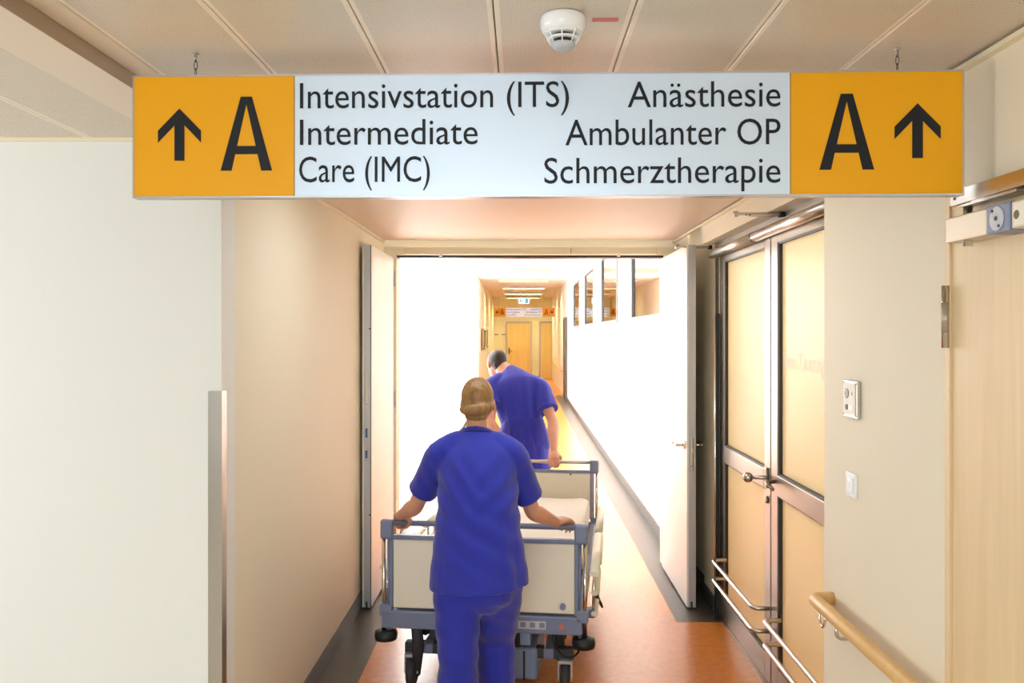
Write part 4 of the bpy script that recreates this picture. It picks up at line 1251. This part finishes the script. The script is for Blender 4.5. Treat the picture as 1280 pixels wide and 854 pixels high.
# man pulling at the far end
side_m = (1, .04, 0)
hr_m = head_rot((-.45, .80, -.42), (-.10, .42, 1))
man = dict(
    label='person in blue scrubs with short dark hair bending forward and pulling the bed ahead', k=1.06, seed=6.2, side=side_m,
    hip=(.010, 6.50, .93), hs=1.05, hand=1.06,
    trunk=[(VX((.010, 6.48, .82)), (.130, .105)), (VX((.010, 6.49, .93)), (.165, .115)), (VX((-.005, 6.52, 1.08)), (.145, .105)), (VX((-.030, 6.56, 1.24)), (.172, .115)),
           (VX((-.048, 6.61, 1.355)), (.185, .095)), (VX((-.075, 6.67, 1.415)), (.090, .070)), (VX((-.105, 6.71, 1.445)), (.062, .062)), (VX((-.150, 6.745, 1.475)), (.060, .060))],
    head=(-.195, 6.80, 1.500), hrot=hr_m,
    arms=[dict(sh=(-.235, 6.48, 1.340), el=(-.232, 6.28, 1.09), wr=(-.118, 6.112, .902), u=(.10, -1, -.45), w=(0, -.35, 1), thumb=-1, sleeve=.55),
          dict(sh=(.145, 6.48, 1.335), el=(.232, 6.28, 1.090), wr=(.232, 6.075, .902), u=(-.05, -1, -.45), w=(.0, -.35, 1), thumb=1, sleeve=.66)],
    legs=[dict(hip=(-.075, 6.50, .88), knee=(-.08, 6.60, .48), ank=(-.08, 6.45, .12), toe=(0, 1, 0)),
          dict(hip=(.095, 6.50, .88), knee=(.10, 6.72, .50), ank=(.10, 6.78, .10), toe=(0, 1, 0))],
    tunic=[(VX((.012, 6.485, .73)), (.214, .178)), (VX((.012, 6.49, .80)), (.208, .172)), (VX((.010, 6.492, .93)), (.186, .155)), (VX((.006, 6.515, 1.08)), (.162, .133)), (VX((-.026, 6.555, 1.22)), (.186, .135)),
           (VX((-.046, 6.60, 1.335)), (.205, .115)), (VX((-.062, 6.64, 1.390)), (.150, .090)), (VX((-.085, 6.685, 1.432)), (.088, .074)), (VX((-.094, 6.695, 1.438)), (.080, .070))],
    hem=((.01, 6.47, .74), (0, 0, -1)), neck=((-.090, 6.690, 1.430), (-.40, .75, .72)), neckr=(.080, .072),
    folds=[((.03, 6.40, 1.15), (1, 0, .05), .075, .008, .35), ((-.02, 6.40, .95), (1, 0, .0), .080, .008, .30)])
dy = V((0, -.10, 0))
for key in ('trunk', 'tunic'): man[key] = [(c + dy, r) for c, r in man[key]]
for key in ('hip', 'head'): man[key] = V(man[key]) + dy
for lg in man['legs']:
    for key in ('hip', 'knee', 'ank'): lg[key] = V(lg[key]) + dy
man['neck'] = (V(man['neck'][0]) + dy, man['neck'][1])
man['folds'] = [(V(f[0]) + dy,) + f[1:] for f in man['folds']]
mr_, Mm, bm_m = person(man)
h = new(); s = 1.05
Lm = lambda x, y, z: Mm @ V((x * s, y * s, z * s))
b_ball(h, Lm(0, -.014, .026), .0735 * s, .0945 * s, .0885 * s, 28, 18, hr_m)
b_ball(h, Lm(0, -.050, -.020), .060 * s, .050 * s, .050 * s, 20, 12, hr_m)
h = remesh(h, .005, 3)
inv = Mm.inverted()
def bare(l):
    return (l.y > .050 * s and l.z < .062 * s) or (l.y > -.030 * s and l.z < .004 * s) or l.z < -.066 * s
kill = [v for v in h.verts if bare(inv @ v.co)]
bmesh.ops.delete(h, geom=kill, context='VERTS')
ho = obj('hair', h, 'hair_dark', mr_)
so = ho.modifiers.new('thick', 'SOLIDIFY'); so.thickness = .004; so.offset = -1

for o in bpy.data.objects:
    if '_w' in o: del o['_w']
